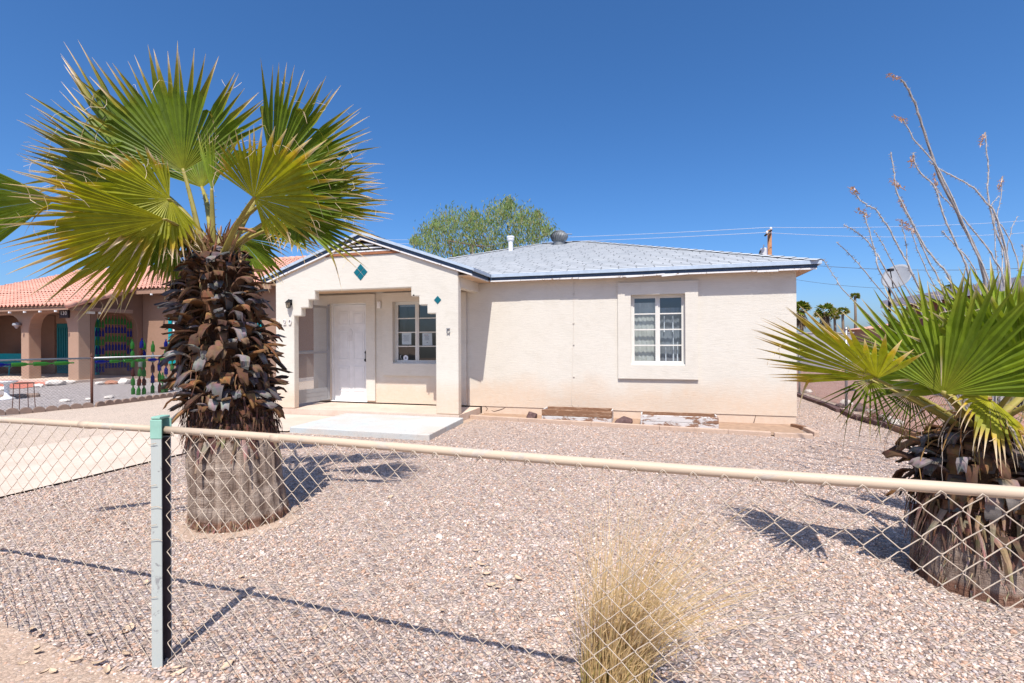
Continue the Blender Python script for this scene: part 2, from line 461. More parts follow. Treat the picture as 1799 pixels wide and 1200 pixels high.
M['nstucco'] = m_stucco('brown stucco', (.33, .20, .14), strength=.8)
M['nstucco_shade'] = m_stucco('shaded brown stucco', (.23, .13, .09), strength=.8)  # same brown stucco, darkened: porch shade put into the colour
M['nstucco2'] = m_stucco('tan column stucco', (.40, .265, .19), strength=.9)
M['tile'] = m_plain('salmon clay tile', (.66, .345, .26), .85, .22, 1.5, bump=.3)
M['turq'] = m_plain('turquoise paint', (.0, .30, .33), .5, .12, 8)
M['turq_dark'] = m_plain('deep turquoise paint', (.0, .15, .17), .5, .15, 8)
M['b_green'] = m_bottle('green glass', (.10, .42, .07))
M['b_blue'] = m_bottle('cobalt glass', (.02, .03, .40))
M['b_brown'] = m_bottle('brown glass', (.22, .05, .03))
M['b_clear'] = m_bottle('clear glass', (.55, .60, .55))
M['red_floor'] = m_plain('red painted patio', (.52, .17, .12), .7, .15, 4)
M['rust_metal'] = m_plain('rusty wire', (.12, .05, .035), .8, .3, 30)
M['sign'] = m_plain('sign board', (.03, .02, .025), .6, .1, 8)
M['numeral_white'] = m_plain('white numerals', (.75, .75, .73), .5, .03, 8)  # one even white for the board numerals
M['block'] = m_plain('grey block wall', (.34, .33, .34), .9, .12, 2, bump=.3)
M['brownwall'] = m_stucco('brown neighbour wall', (.24, .13, .10), strength=.6)
M['dish'] = m_plain('satellite dish grey', (.30, .31, .33), .5, .05, 4)
M['mesh_dim'] = m_plain('dull mesh', (.17, .165, .16), .7, .2, 20)
M['dryleaf'] = m_plain('dry leaf', (.60, .44, .30), .8, .4, 20)
M['shrub'] = m_attr('cactus shrub', .8, .3, 80)
# ================================================================== setting
def struct(name, mb, mat, **kw):
    o = mb.build(name, mat, None, **kw); o['kind'] = 'structure'; return o

def sheet(name, pts, z, mat, sub=0):
    mb = MB(); mb.add([(p[0], p[1], z) for p in pts], [tuple(range(len(pts)))]); return struct(name, mb, mat)

def LP(*pts): return [L(*p) for p in pts]

# bare ground reaching the horizon
g = MB(); S = 900
g.quad((-S, -60, -.004), (S, -60, -.004), (S, 1500, -.004), (-S, 1500, -.004)); struct('ground', g, M['dirt'])
# gravelled yard of the house, gently uneven
yard = LP((-8.02, -9.2), (9.0, -9.2), (9.0, -6.0), (1.55, -6.0), (1.45, 9.0), (-.1, 9.0), (-.05, -.5), (-.1, -1.2), (-2.5, -1.0), (-5.45, -.70), (-5.45, -2.75), (-8.02, -2.75))
sheet('gravel_yard', yard, .0, M['gravel'])
sheet('driveway', LP((-10.42, -14), (-8.03, -14), (-8.03, -2.72), (-7.86, -2.70), (-7.86, -1.13), (-9.55, -1.13), (-9.55, 3), (-10.42, 3)), .018, M['drive'])
mb = MB()
for a, b in (((-10.42, -14), (-10.42, 3)),):
    mb.box(a[0] - .012, a[0] + .012, a[1], b[1], .0, .012)
for yy in (-9.4, -6.3, -3.1): mb.box(-10.4, -8.04, yy - .006, yy + .006, .014, .0192)
mb.v = [tuple(L(*p)) for p in mb.v]; struct('driveway_joint', mb, m_plain('joint', (.27, .2, .15), .95))
sheet('path', LP((-14.45, -16), (-10.46, -16), (-10.46, 16), (-14.45, 16)), .003, M['path'])
sheet('flower_bed', LP((-5.5, -.60), (-.12, -1.13), (-.03, .3), (-5.5, .3)), .012, M['soil'])
sheet('neighbour_yard', LP((-40, -14), (-14.6, -14), (-14.6, 20), (-40, 20)), .0, M['gravel_grey'])
sheet('red_yard', LP((1.62, -4), (40, -4), (40, 34), (1.62, 34)), .002, M['gravel_red'])
sheet('road', [(-80, -9), (80, -9), (80, -3.2), (-80, -3.2)], .004, m_plain('asphalt', (.055, .055, .058), .9, .15, 2))
# pale painted slab before the porch
mb = MB(); mb.prism([(-7.82, -2.70), (-5.38, -2.75), (-5.50, -1.125), (-7.86, -1.125)], -.1, .088, 'xy')
mb.v = [tuple(L(*p)) for p in mb.v]; o = struct('step_slab', mb, M['stepslab'], bevel=.012)

# ================================================================== the house
HOUSE = thing('stucco_house', L(0, 0), 'cream stucco house with stepped porch arch, teal diamonds and pale grey hip roof', 'house', rotz=-TH, framed=True)
def H(name, mb, mat, parent=None, **kw): return mb.build(name, mat, parent or HOUSE, **kw)

W1 = (-2.685, -1.755, .985, 2.25); W2 = (-7.495, -6.50, .973, 2.256); DR = (-9.03, -8.12, .15, 2.255)
X0, X1, YB, ZT = -9.45, 0.0, 8.3, 2.62
mb = MB()
mb.wall(X0, X1, .16, ZT, [W1, W2, DR], 0.0, .15)
mb.wall(X0, X1, .16, ZT, [(-3, -2, 1, 2.2)], YB - .15, YB)
mb.box(X0, X0 + .15, .15, YB - .15, .16, ZT); mb.box(X1 - .15, X1, .15, YB - .15, .16, ZT)
mb.box(-6.11, -5.87, -.035, .004, .161, 2.40)     # pilaster where the porch meets the wall
WALL = H('wall', mb, M['stucco'])
mb = MB()
mb.box(-5.56, X1 - .012, .012, .14, -.2, .158); mb.box(X1 - .14, X1 - .012, .141, YB - .02, -.2, .158)
mb.box(X0 + .012, X0 + .14, .0, YB - .02, -.2, .158)
H('foundation', mb, M['foundation'])
mb = MB(); mb.box(-5.87, X1 - .004, .004, .02, .148, .159); H('screed_shadow', mb, m_plain('shadow gap', (.12, .09, .08), .9))  # dark strip, shadow under the stucco edge put into its colour
# cracks in the foundation plaster
CRK = m_plain('crack', (.10, .06, .05), .9)
for path in ([(-5.06, .15), (-5.12, .11), (-5.22, .075), (-5.31, .05), (-5.36, .07)], [(-.62, .155), (-.64, .08), (-.66, .0)], [(-5.5, .15), (-5.44, .10), (-5.47, .06)]):
    mb = MB(); mb.tube([(x, .0115, z) for x, z in path], [.0035, .006, .007, .005, .003][:len(path)], 5); H('crack', mb, CRK)
# interior
mb = MB(); mb.box(X0 + .16, X1 - .16, .6 + .0, YB - .2, .0, .12)
for x in (-6.0, -4.2): mb.box(x, x + .1, .16, YB - .2, .12, 2.5)
mb.box(X0 + .16, X1 - .16, 4.0, 4.1, .12, 2.5); mb.box(X0 + .16, X1 - .16, .152, YB - .16, 2.5, 2.52)
H('interior_partition', mb, M['interior'])

def surround(x0, x1, z0, z1, hole, proud=.045):
    a, b, c, d = hole; mb = MB()
    mb.box(x0, x1, -proud, .004, z0, c); mb.box(x0, x1, -proud, .004, d, z1)
    mb.box(x0, a, -proud, .004, c, d); mb.box(b, x1, -proud, .004, c, d); return mb
H('window_surround', surround(-2.915, -1.54, .740, 2.473, W1), M['stucco_plain'])
H('window_surround', surround(-7.735, -6.16, .727, 2.44, W2), M['stucco_plain'])
mb = MB()
mb.box(-9.30, -7.91, -.045, .004, 2.255, 2.43); mb.box(-9.30, -9.03, -.045, .004, .19, 2.255); mb.box(-8.12, -7.91, -.045, .004, .19, 2.255)
H('door_surround', mb, M['stucco_plain'])

def window(hole, ncol=2, nrow=4):
    a, b, c, d = hole; mb = MB(); y0, y1 = .075, .125
    mb.ring(a, b, c, d, .03, y0 - .01, y1 + .02, .035, .03)
    mid = (a + b) / 2
    mb.box(mid - .012, mid + .012, y0 - .005, y1, c + .035, d - .03)
    panes = []
    for k in range(2):
        s0, s1 = (a + .03, mid - .012) if k == 0 else (mid + .012, b - .03)
        z0, z1 = c + .035, d - .03
        mb.ring(s0, s1, z0, z1, .028, y0, y1 - .006, .034, .028)
        zz0, zz1 = z0 + .034, z1 - .028
        for r in range(1, nrow):
            z = zz0 + (zz1 - zz0) * r / nrow
            mb.box(s0 + .028, s1 - .028, y0 + .006, y1 - .012, z - .011, z + .011)
        panes.append((s0 + .028, s1 - .028, zz0, zz1))
    mb.box(a - .01, b + .01, -.02, y0 - .01, c - .001, c + .018)
    w = H('window', mb, M['white_frame'], bevel=.002)
    pm = MB()
    for p in panes:
        for r in range(nrow):
            z0 = p[2] + (p[3] - p[2]) * r / nrow; z1 = p[2] + (p[3] - p[2]) * (r + 1) / nrow
            t = random.uniform(-.0025, .0025); u = random.uniform(-.0025, .0025)
            pm.quad((p[0], .103 + t, z0), (p[1], .103 + u, z0), (p[1], .103 - t, z1), (p[0], .103 - u, z1))
    H('pane', pm, M['glass'], w)
    return w, panes

w1, p1 = window(W1); w2, p2 = window(W2)
def cloth(x0, x1, z0, z1, y, amp, waves, n=60):
    mb = MB()
    for i in range(n):
        xs = [x0 + (x1 - x0) * k / n for k in (i, i + 1)]
        ys = [y + amp * math.sin(k / n * waves * 2 * PI) + amp * .5 * math.sin(k * 1.7) for k in (i, i + 1)]
        mb.quad((xs[0], ys[0], z0), (xs[1], ys[1], z0), (xs[1], ys[1], z1), (xs[0], ys[0], z1))
    return mb
H('curtain', cloth(W1[0], p1[0][1] + .03, W1[2], 2.12, .19, .006, 6), M['curtain'], w1, smooth=True)
H('curtain', cloth(p1[1][0] - .02, W1[1], W1[2], 2.02, .21, .006, 5), M['curtain_dark'], w1, smooth=True)
mb = MB(); x = p1[1][0]
for dx, z0, z1 in ((.075, 1.58, 1.87), (.225, 1.58, 1.87), (.1, 1.0, 1.3), (.23, 1.02, 1.6), (.30, 1.0, 1.4)):
    mb.add([(x + dx - .004, .165, z1), (x + dx + .004, .165, z1), (x + dx + .013, .165, z0), (x + dx - .013, .165, z0)], [(0, 3, 2, 1)])
H('curtain_streak', mb, M['paper'], w1)  # narrow pale strips, wider at the foot, before the right curtain
# blind cord and stickers in the porch window
mb = MB(); mb.tube([(p2[0][0] + .10, .16, 1.45), (p2[0][0] + .10, .16, 2.22)], .003, 5); mb.box(p2[0][0], p2[1][1], .15, .18, 2.16, 2.21); H('blind_cord', mb, M['alu'], w2)
mb = MB(); mb.prism([(p2[0][0] + .17 + .055 * math.cos(t * PI / 12) * (1 if 1 else 0), 1.085 + .06 * math.sin(t * PI / 12)) for t in range(24)], .092, .095)
st = H('sticker', mb, M['paper'], w2)
mb = MB(); mb.prism([(p2[0][0] + .17 + .022 * math.cos(t * PI / 8), 1.085 + .024 * math.sin(t * PI / 8)) for t in range(16)], .0895, .0915); H('sticker_centre', mb, M['ink'], st)
mb = MB()
for q in range(5): mb.tube([(p2[0][0] + .055 + .018 * math.cos(q), .094, 1.05 + .02 * q), (p2[0][0] + .065 + .02 * math.cos(q + 1), .094, 1.07 + .02 * q)], .004, 4)
H('scratch', mb, M['paper'], w2)
# two notices pasted inside the porch window
for k, (pn, dx, dz, tilt) in enumerate(((p2[0], .075, 0.015, 0.0), (p2[1], .065, -.005, .03))):
    h = (pn[3] - pn[2]) / 4; z0 = pn[2] + h + .02 + dz; z1 = pn[2] + 2 * h - .015 + dz
    x0, x1 = pn[0] + dx, pn[0] + dx + .215
    lab = ('white paper notice in the left casement of the porch window', 'white paper notice with a coloured heading in the right casement of the porch window')[k]
    t = thing('paper_notice', L(x0, .11, z0), lab, 'notice', 'notices in the porch window', -TH, True)
    mb = MB(); W = x1 - x0; Z = z1 - z0
    mb.add([(0, 0, 0), (W + tilt * .3, 0, .0), (W, .004, Z), (0, 0, Z), (0, .002, 0), (W + tilt * .3, .002, 0), (W, .006, Z), (0, .002, Z)], [(0, 1, 2, 3), (7, 6, 5, 4), (0, 4, 5, 1), (3, 2, 6, 7)])
    mb.build('sheet', M['paper'], t)
    mb = MB()
    for r in range(5 if k else 7):
        zz = Z * (.74 - r * .075); a = W * (.25 if k else .15 + .05 * (r % 3)); b = W * (.72 if k else .8 - .06 * (r % 2))
        mb.box(a, b, -.0015, -.0005, zz, zz + .005)
    if k: mb.box(W * .45, W * .58, -.0015, -.0005, Z * .22, Z * .27)
    mb.build('printed_lines', M['ink'], t)
    if k:
        mb = MB(); mb.box(W * .18, W * .62, -.0015, -.0005, Z * .83, Z * .87); mb.build('heading', m_plain('red heading', (.42, .18, .2), .8), t)

# front door: six-panel slab
x0, x1, z0, z1 = -8.985, -8.145, .165, 2.225
mb = MB(); mb.box(x0, x1, .075, .11, z0, z1)
W = x1 - x0
for cx0, cx1 in ((.13, .46), (.57, .90)):
    for cz0, cz1 in ((.10, .36), (.425, .735), (.79, .93)):
        a, b, c, d = x0 + W * cx0 + .0, x0 + W * cx1, z0 + (z1 - z0) * cz0, z0 + (z1 - z0) * cz1
        mb.ring(a, b, c, d, .022, .066, .075)
        mb.box(a + .045, b - .045, .068, .075, c + .045, d - .045)
DOOR = H('front_door', mb, M['white'], bevel=.003)
mb = MB(); mb.box(x1 - .055, x1 - .015, .055, .074, 1.00, 1.24); mb.lathe([(.0, 0), (.028, .004), (.03, .03), (.018, .045), (0, .05)], (x1 - .035, .05, 1.04), 12, Matrix.Rotation(R_(90), 3, 'X'))
mb.lathe([(0, 0), (.026, .004), (.026, .02), (0, .022)], (x1 - .035, .054, 1.2), 12, Matrix.Rotation(R_(90), 3, 'X')); H('door_handle', mb, M['black'], DOOR)
mb = MB(); mb.prism([(x0 + W * .49 + .05 * math.cos(t * PI / 10), 1.62 + .09 * math.sin(t * PI / 10)) for t in range(20)], .066, .074); mb.box(x0 + W * .49 - .045, x0 + W * .49 + .045, .064, .0655, 1.45, 1.57)
H('door_knocker', mb, m_plain('off-white knocker', (.70, .68, .67), .5), DOOR)
mb = MB(); mb.box(DR[0], -8.99, .04, .14, .165, DR[3]); mb.box(-8.14, DR[1], .04, .14, .165, DR[3]); mb.box(-8.99, -8.14, .04, .14, 2.23, DR[3]); mb.box(DR[0], DR[1], .0, .14, .15, .164)
H('door_frame', mb, M['white'], bevel=.003)
mb = MB(); mb.box(-7.86, -7.78, -.045, -.002, 2.13, 2.27); mb.box(-7.845, -7.795, -.055, -.046, 2.15, 2.25); H('door_chime', mb, M['white'], bevel=.006)

# screen door standing open, swung out towards the yard
SD = bpy.data.objects.new('screen_door_tmp', None)
ang = math.atan2(-.93, -9.185 + 9.015 - .0)   # hinge -> free edge in plan
hx_, hy_ = -9.015, -.055
ex = Vector((math.cos(ang), math.sin(ang), 0)); ey = Vector((-ex.y, ex.x, 0))
def sd_box(mb, a, b, z0, z1, t0=-.014, t1=.014):
    c = Vector((hx_, hy_, 0)) + ex * (a + b) / 2 + ey * (t0 + t1) / 2 + Vector((0, 0, (z0 + z1) / 2))
    mb.obox(c, ex * (b - a) / 2, ey * (t1 - t0) / 2, Vector((0, 0, (z1 - z0) / 2)))
mb = MB(); zt = 2.20; wd = .90
sd_box(mb, 0, .055, .19, zt); sd_box(mb, wd - .055, wd, .19, zt); sd_box(mb, .055, wd - .055, zt - .055, zt); sd_box(mb, .055, wd - .055, .19, .22)
sd_box(mb, .055, wd - .055, 1.19, 1.235)
sd_box(mb, .055, wd - .055, .22, .46, -.005, .005)
for z in (.22, .30, .38): sd_box(mb, .06, wd - .06, z, z + .008, -.009, .009)
sdo = H('screen_door', mb, M['alu'])
mb = MB()
for z0, z1 in ((.46, 1.19), (1.235, zt - .055)):
    c = Vector((hx_, hy_, 0)); a = c + ex * .055; b = c + ex * (wd - .055)
    mb.quad((a.x, a.y, z0), (b.x, b.y, z0), (b.x, b.y, z1), (a.x, a.y, z1))
H('screen', mb, M['screen'], sdo)
mb = MB(); mb.box(-9.05, -9.0, -.062, -.045, .19, 2.23); H('screen_door_hinge', mb, M['alu'])

# porch: stepped arch wall under the gable
ZAP, XC, SL = 3.475, -7.53, .346
zr = lambda x: ZAP - SL * abs(x - XC)
y0, y1 = -1.10, -.955
XL, XR = -9.48, -5.60
zc = 3.055; xa = XC - (ZAP - .13 - zc) / SL; xb = XC + (ZAP - .13 - zc) / SL
poly = [(XL, .128), (-9.05, .128), (-9.05, 1.935), (-8.885, 1.935), (-8.885, 2.09), (-8.715, 2.09), (-8.715, 2.245), (-8.57, 2.245), (-8.57, 2.41),
        (-6.52, 2.41), (-6.52, 2.245), (-6.36, 2.245), (-6.36, 2.085), (-6.20, 2.085), (-6.20, 1.925), (-6.035, 1.925), (-6.035, .128), (XR, .128),
        (XR, zr(XR) - .13), (xb, zc), (xa, zc), (XL, zr(XL) - .13)]
mb = MB(); mb.prism(poly, y0, y1)
PW = H('porch_wall', mb, M['stucco'], bevel=.018)
for a, b in ((XR - .15, XR - .004), (XL + .004, XL + .15)):
    mb = MB(); mb.box(a, b, y1 + .002, -.004, 2.39, 2.655); H('porch_beam', mb, M['stucco_plain'], bevel=.01)
mb = MB(); mb.box(XL + .16, XR - .16, y1 + .002, -.05, 2.47, 2.50); H('porch_ceiling', mb, M['soffit'])
mb = MB(); mb.box(XL - .06, XR + .015, -1.118, -.002, -.1, .126); H('porch_floor', mb, M['concrete'])
# teal diamonds
def diamond(cx, cz, h):
    mb = MB(); mb.prism([(cx, cz - h), (cx + h * .94, cz), (cx, cz + h), (cx - h * .94, cz)], y0 - .008, y0 + .004); H('diamond_tile', mb, M['teal_tile'], PW, bevel=.003)
cx, cz = -7.558, 2.731
for a, b in ((0, .081), (0, -.081), (.0765, 0), (-.0765, 0)): diamond(cx + a, cz + b, .0745)
diamond(-5.992, 2.168, .074)
# numerals
for i, chv in enumerate('120'):
    text_mesh('house_number', chv, .155, m_plain('pale numeral', (.66, .63, .60), .5) if i == 0 else bpy.data.materials['pale numeral'], PW,
              Matrix.Translation((-9.385 + i * .125, y0 - .012, 1.815)) @ Matrix.Rotation(R_(90), 4, 'X'), .010)
for o in list(PW.children):
    if o.name.startswith('house_number'): o['frame'] = 1
# old mounting hook on the right pier
mb = MB(); mb.box(-5.815, -5.80, y0 - .03, y0, 1.575, 1.66); mb.box(-5.815, -5.755, y0 - .025, y0, 1.65, 1.662); mb.box(-5.77, -5.755, y0 - .03, y0, 1.572, 1.60); mb.box(-5.80, -5.765, y0 - .02, y0, 1.568, 1.578)
H('wall_hook', mb, M['alu'], PW)
mb = MB(); mb.lathe([(0, 0), (.012, .0), (.014, .02), (0, .024)], (-6.46, y0, 2.265), 8, Matrix.Rotation(R_(90), 3, 'X')); H('wall_bolt', mb, M['black'], PW)
# lantern
lx, lz = -9.12, 2.17
mb = MB(); mb.box(lx - .035, lx + .035, y0 - .015, y0, lz - .02, lz + .09)
mb.lathe([(0, .105), (.02, .095), (.065, .05), (.07, .045), (.0, .045)], (lx, y0 - .07, lz - .02), 6)
mb.lathe([(.0, -.085), (.035, -.08), (.035, -.07), (.0, -.07)], (lx, y0 - .07, lz - .0), 6)
for k in range(6):
    t = k * PI / 3; mb.tube([(lx + .052 * math.cos(t), y0 - .07 + .052 * math.sin(t), lz + .026), (lx + .034 * math.cos(t), y0 - .07 + .034 * math.sin(t), lz - .075)], .006, 4)
mb.tube([(lx, y0 - .01, lz + .08), (lx, y0 - .07, lz + .09)], .008, 6)
lant = H('wall_lantern', mb, M['black'], PW)
mb = MB(); mb.lathe([(.028, -.07), (.046, .024)], (lx, y0 - .07, lz), 6); H('lantern_glass', mb, m_plain('amber glass', (.42, .34, .24), .2, .1, 10), lant)
# gable vent
mb = MB(); mb.prism([(xa + .02, zc + .04), (xb - .02, zc + .04), (XC, ZAP - .14)], y0 + .06, y0 + .08); GV = H('gable_vent', mb, M['dark'])
mb = MB()
for z in (3.125, 3.185, 3.245):
    hw = (ZAP - .135 - z) / SL - .02
    c = Vector((XC, y0 + .01, z)); mb.obox(c, (hw, 0, 0), (0, .035, .022), (0, -.003, .005))
H('slat', mb, M['white_peel'], GV)
mb = MB(); mb.box(xa - .06, xb + .06, y0 - .022, y0 + .03, zc - .002, zc + .042); H('vent_trim', mb, M['rust'])

# ---- roof
Z0, PT = 2.70, .32
ex0, ex1, ey0, ey1 = -9.70, .30, -.235, 8.62
RR = (ey1 - ey0) / 2; ZR = Z0 + PT * RR; rx1, rx0, ry = ex1 - RR, ex0 + RR, (ey0 + ey1) / 2
roof = MB()
def slope(P0, P1, Q0, Q1, ch=.145, lift=.007):
    P0, P1, Q0, Q1 = map(Vector, (P0, P1, Q0, Q1))
    u = (P1 - P0).normalized(); up = ((Q0 + Q1) / 2 - (P0 + P1) / 2); up = (up - u * up.dot(u)); ln = up.length; up.normalize()
    n = u.cross(up).normalized()
    if n.z < 0: n = -n
    k = math.ceil(ln / ch)
    for i in range(k):
        a, b = i * ch / ln, min(1, (i + 1) * ch / ln)
        A, B = P0.lerp(Q0, a) + n * lift, P1.lerp(Q1, a) + n * lift
        Cc, D = P1.lerp(Q1, b), P0.lerp(Q0, b)
        U = lambda p, v: (((p - P0).dot(u)), v)
        jo = random.uniform(0, .3)
        roof.add([A, B, Cc, D], [(0, 1, 2, 3)], [[(U(A, 0)[0] + jo, i * .145 + .004), (U(B, 0)[0] + jo, i * .145 + .004), (U(Cc, 0)[0] + jo, i * .145 + .141), (U(D, 0)[0] + jo, i * .145 + .141)]])
        A0, B0 = A - n * (lift + .003), B - n * (lift + .003)
        roof.add([A0, B0, B, A], [(0, 1, 2, 3)], [[(0, 0)] * 4])
slope((ex0, ey0, Z0), (ex1, ey0, Z0), (rx0, ry, ZR), (rx1, ry, ZR))
slope((ex1, ey0, Z0), (ex1, ey1, Z0), (rx1, ry, ZR), (rx1, ry, ZR))
slope((ex1, ey1, Z0), (ex0, ey1, Z0), (rx1, ry, ZR), (rx0, ry, ZR))
slope((ex0, ey1, Z0), (ex0, ey0, Z0), (rx0, ry, ZR), (rx0, ry, ZR))
yf = -1.165; GX0, GX1 = -9.77, -5.29
ymeet = ey0 + (ZAP - Z0) / PT
slope((GX1, yf, Z0), (GX1, ey0, Z0), (XC, yf, ZAP), (XC, ymeet, ZAP))
slope((GX0, ey0, Z0), (GX0, yf, Z0), (XC, ymeet, ZAP), (XC, yf, ZAP))
ROOF = H('roof', roof, M['shingle'])
# hip and ridge caps
cap = MB()
def caps(a, b, w=.13, step=.21):
    a, b = Vector(a), Vector(b); d = (b - a); n = int(d.length / step); d.normalize()
    s = d.cross(Vector((0, 0, 1))).normalized()
    for i in range(n):
        p = a + d * (i * step); q = p + d * (step + .02)
        up0, up1 = Vector((0, 0, .026)), Vector((0, 0, .012)); dn = Vector((0, 0, -.03))
        cap.add([p + s * w + up0 + dn, p + up0, p - s * w + up0 + dn, q + s * w + up1 + dn, q + up1, q - s * w + up1 + dn], [(0, 1, 4, 3), (1, 2, 5, 4)], [[(.02, .02), (.25, .02), (.25, .12), (.02, .12)]] * 2)
caps((ex1, ey0, Z0), (rx1, ry, ZR)); caps((ex0, ey0, Z0), (rx0, ry, ZR)); caps((rx0, ry, ZR), (rx1, ry, ZR)); caps((XC, yf, ZAP), (XC, ymeet, ZAP)); caps((ex1, ey1, Z0), (rx1, ry, ZR))
H('ridge_cap', cap, M['shingle'], ROOF)
# drip edge, fascia, peeling trim, soffit
dr, fa, wt, so = MB(), MB(), MB(), MB()
dr.box(GX1 + .02, ex1 + .012, ey0 - .012, ey0 + .012, Z0 - .055, Z0 + .004); dr.box(ex1 - .012, ex1 + .012, ey0 + .013, ey1, Z0 - .055, Z0 + .004)
dr.box(ex0, ex0 + .02, ey0, ey1, Z0 - .055, Z0 + .003)
fa.box(GX1 - .02, ex1 - .045, ey0 + .03, ey0 + .055, Z0 - .115, Z0 - .03); fa.box(ex1 - .07, ex1 - .046, ey0 + .056, ey1, Z0 - .115, Z0 - .03)
x = GX1 - .015
while x < ex1 - .06:   # strips of peeling trim, uneven
    w = random.uniform(.25, .8); xe = min(x + w, ex1 - .05); s = random.uniform(-.008, .006)
    wt.box(x, xe - .006, ey0 + .022 + random.uniform(-.004, .004), ey0 + .05, Z0 - .132 + s - random.uniform(0, .012), Z0 - .114 + s * .2); x = xe
for c0, c1, zz in ((-2.75, -2.1, -.150), (-2.15, -1.72, -.158)):
    wt.obox(((c0 + c1) / 2, ey0 + .014, Z0 + zz + .02), ((c1 - c0) / 2, 0, .012), (0, .006, 0), (0, .0, .012))
so.box(-5.59, -.002, ey0 + .056, -.003, 2.578, 2.60); so.box(.003, ex1 - .072, ey0 + .056, YB, 2.578, 2.60)
# rakes of the porch gable
def chevron(mb, top, bot, ya, yb, e=0.0):
    xl, xr = GX0 - e, GX1 + e
    z = lambda x: ZAP - SL * abs(x - XC)
    mb.prism([(xl, z(xl) + top), (xl, z(xl) + bot), (XC, ZAP + bot), (xr, z(xr) + bot), (xr, z(xr) + top), (XC, ZAP + top)], ya, yb)
chevron(dr, .008, -.045, yf - .014, yf + .01, .012); chevron(fa, -.03, -.115, yf + .022, yf + .045, -.03)
chevron(wt, -.112, -.138, yf + .015, yf + .042, -.03)
z = lambda x: ZAP - SL * abs(x - XC)
for sgn, xe in ((-1, GX0 + .05), (1, GX1 - .05)):
    pl = [(XC, ZAP - .128), (xe, z(xe) - .128), (xe, z(xe) - .148), (XC, ZAP - .148)]
    so.prism(pl, yf + .046, -1.1005)
dr.box(GX1 - .012, GX1 + .012, yf + .011, ey0 - .013, Z0 - .055, Z0 + .004); fa.box(GX1 - .07, GX1 - .045, yf + .046, ey0 + .029, Z0 - .115, Z0 - .03)
wt.box(GX1 - .068, GX1 - .04, yf + .045, ey0 + .02, Z0 - .13, Z0 - .114)
dr.box(GX0 - .012, GX0 + .012, yf + .011, ey0 - .013, Z0 - .055, Z0 + .004); fa.box(GX0 + .045, GX0 + .07, yf + .046, ey0, Z0 - .115, Z0 - .03)
so.box(XR + .003, GX1 - .072, -1.1, -.003, 2.575, 2.595); so.box(GX0 + .072, XL - .003, -1.1, .0, 2.575, 2.595)
H('drip_edge', dr, M['drip'], ROOF); H('fascia', fa, M['navy'], ROOF); H('fascia_trim', wt, M['white_peel'], ROOF); H('soffit', so, M['soffit'], ROOF)
# roof vents
mb = MB(); px, py = -5.85, 3.1; pz = Z0 + PT * (py - ey0)
mb.lathe([(.058, -.15), (.058, .27)], (px, py, pz), 14); mb.lathe([(.03, .25), (.085, .27), (.092, .31), (.085, .315), (.085, .325), (.098, .33), (.095, .37), (.0, .385)], (px, py, pz), 16)
H('vent_pipe', mb, M['white'], smooth=False)
tx, ty = -4.72, ry - .35; tz = Z0 + PT * (ty - ey0)
mb = MB(); mb.lathe([(.16, -.1), (.15, .06), (.165, .075)], (tx, ty, tz), 20)
n = 22
for k in range(n):   # curved blades
    a = 2 * PI * k / n; q = []
    for j in range(7):
        f = j / 6; r = .165 + .055 * math.sin(f * PI); zz = .08 + .26 * f; r *= (1 - .35 * max(0, f - .7) / .3)
        t0 = a + f * .5; q.append([(tx + r * math.cos(t0), ty + r * math.sin(t0), tz + zz), (tx + r * 1.08 * math.cos(t0 + .27), ty + r * 1.08 * math.sin(t0 + .27), tz + zz)])
    for j in range(6): mb.quad(q[j][0], q[j][1], q[j + 1][1], q[j + 1][0])
mb.lathe([(.15, .325), (.10, .355), (.0, .365)], (tx, ty, tz), 20); mb.lathe([(.125, .08), (.17, .2), (.11, .33)], (tx, ty, tz), 14)
mb.tube([(tx + .1, ty, tz + .27), (tx + .34, ty + .02, tz + .25)], .012, 5)
H('turbine_vent', mb, m_plain('weathered aluminium', (.22, .23, .235), .6, .3, 12, .5))
# thin cable hanging down the wall
mb = MB(); pts = [(-3.72, -.012, 2.56), (-3.725, -.012, 2.2), (-3.735, -.012, 1.5), (-3.76, -.012, .8), (-3.775, -.012, .35), (-3.77, -.014, .24), (-3.72, -.016, .19), (-3.66, -.016, .20), (-3.64, -.014, .24)]
mb.tube(pts, .0025, 5)
for z in (2.3, 1.75, 1.35, .75): mb.box(-3.745, -3.715, -.016, -.001, z, z + .012)
H('cable', mb, m_plain('grey cable', (.55, .50, .44), .6))
# ================================================================== loose gravel stones
rng = np.random.default_rng(11)
def inpoly(px, py, poly):
    ins = np.zeros(len(px), bool); n = len(poly)
    for i in range(n):
        x1, y1 = poly[i][0], poly[i][1]; x2, y2 = poly[(i + 1) % n][0], poly[(i + 1) % n][1]
        c = ((y1 > py) != (y2 > py)) & (px < (x2 - x1) * (py - y1) / (y2 - y1 + 1e-12) + x1); ins ^= c
    return ins

def ico():
    p = (1 + 5 ** .5) / 2
    v = np.array([(-1, p, 0), (1, p, 0), (-1, -p, 0), (1, -p, 0), (0, -1, p), (0, 1, p), (0, -1, -p), (0, 1, -p), (p, 0, -1), (p, 0, 1), (-p, 0, -1), (-p, 0, 1)], float) / math.sqrt(1 + p * p)
    f = np.array([(0, 11, 5), (0, 5, 1), (0, 1, 7), (0, 7, 10), (0, 10, 11), (1, 5, 9), (5, 11, 4), (11, 10, 2), (10, 7, 6), (7, 1, 8), (3, 9, 4), (3, 4, 2), (3, 2, 6), (3, 6, 8), (3, 8, 9), (4, 9, 5), (2, 4, 11), (6, 2, 10), (8, 6, 7), (9, 8, 1)])
    return v, f

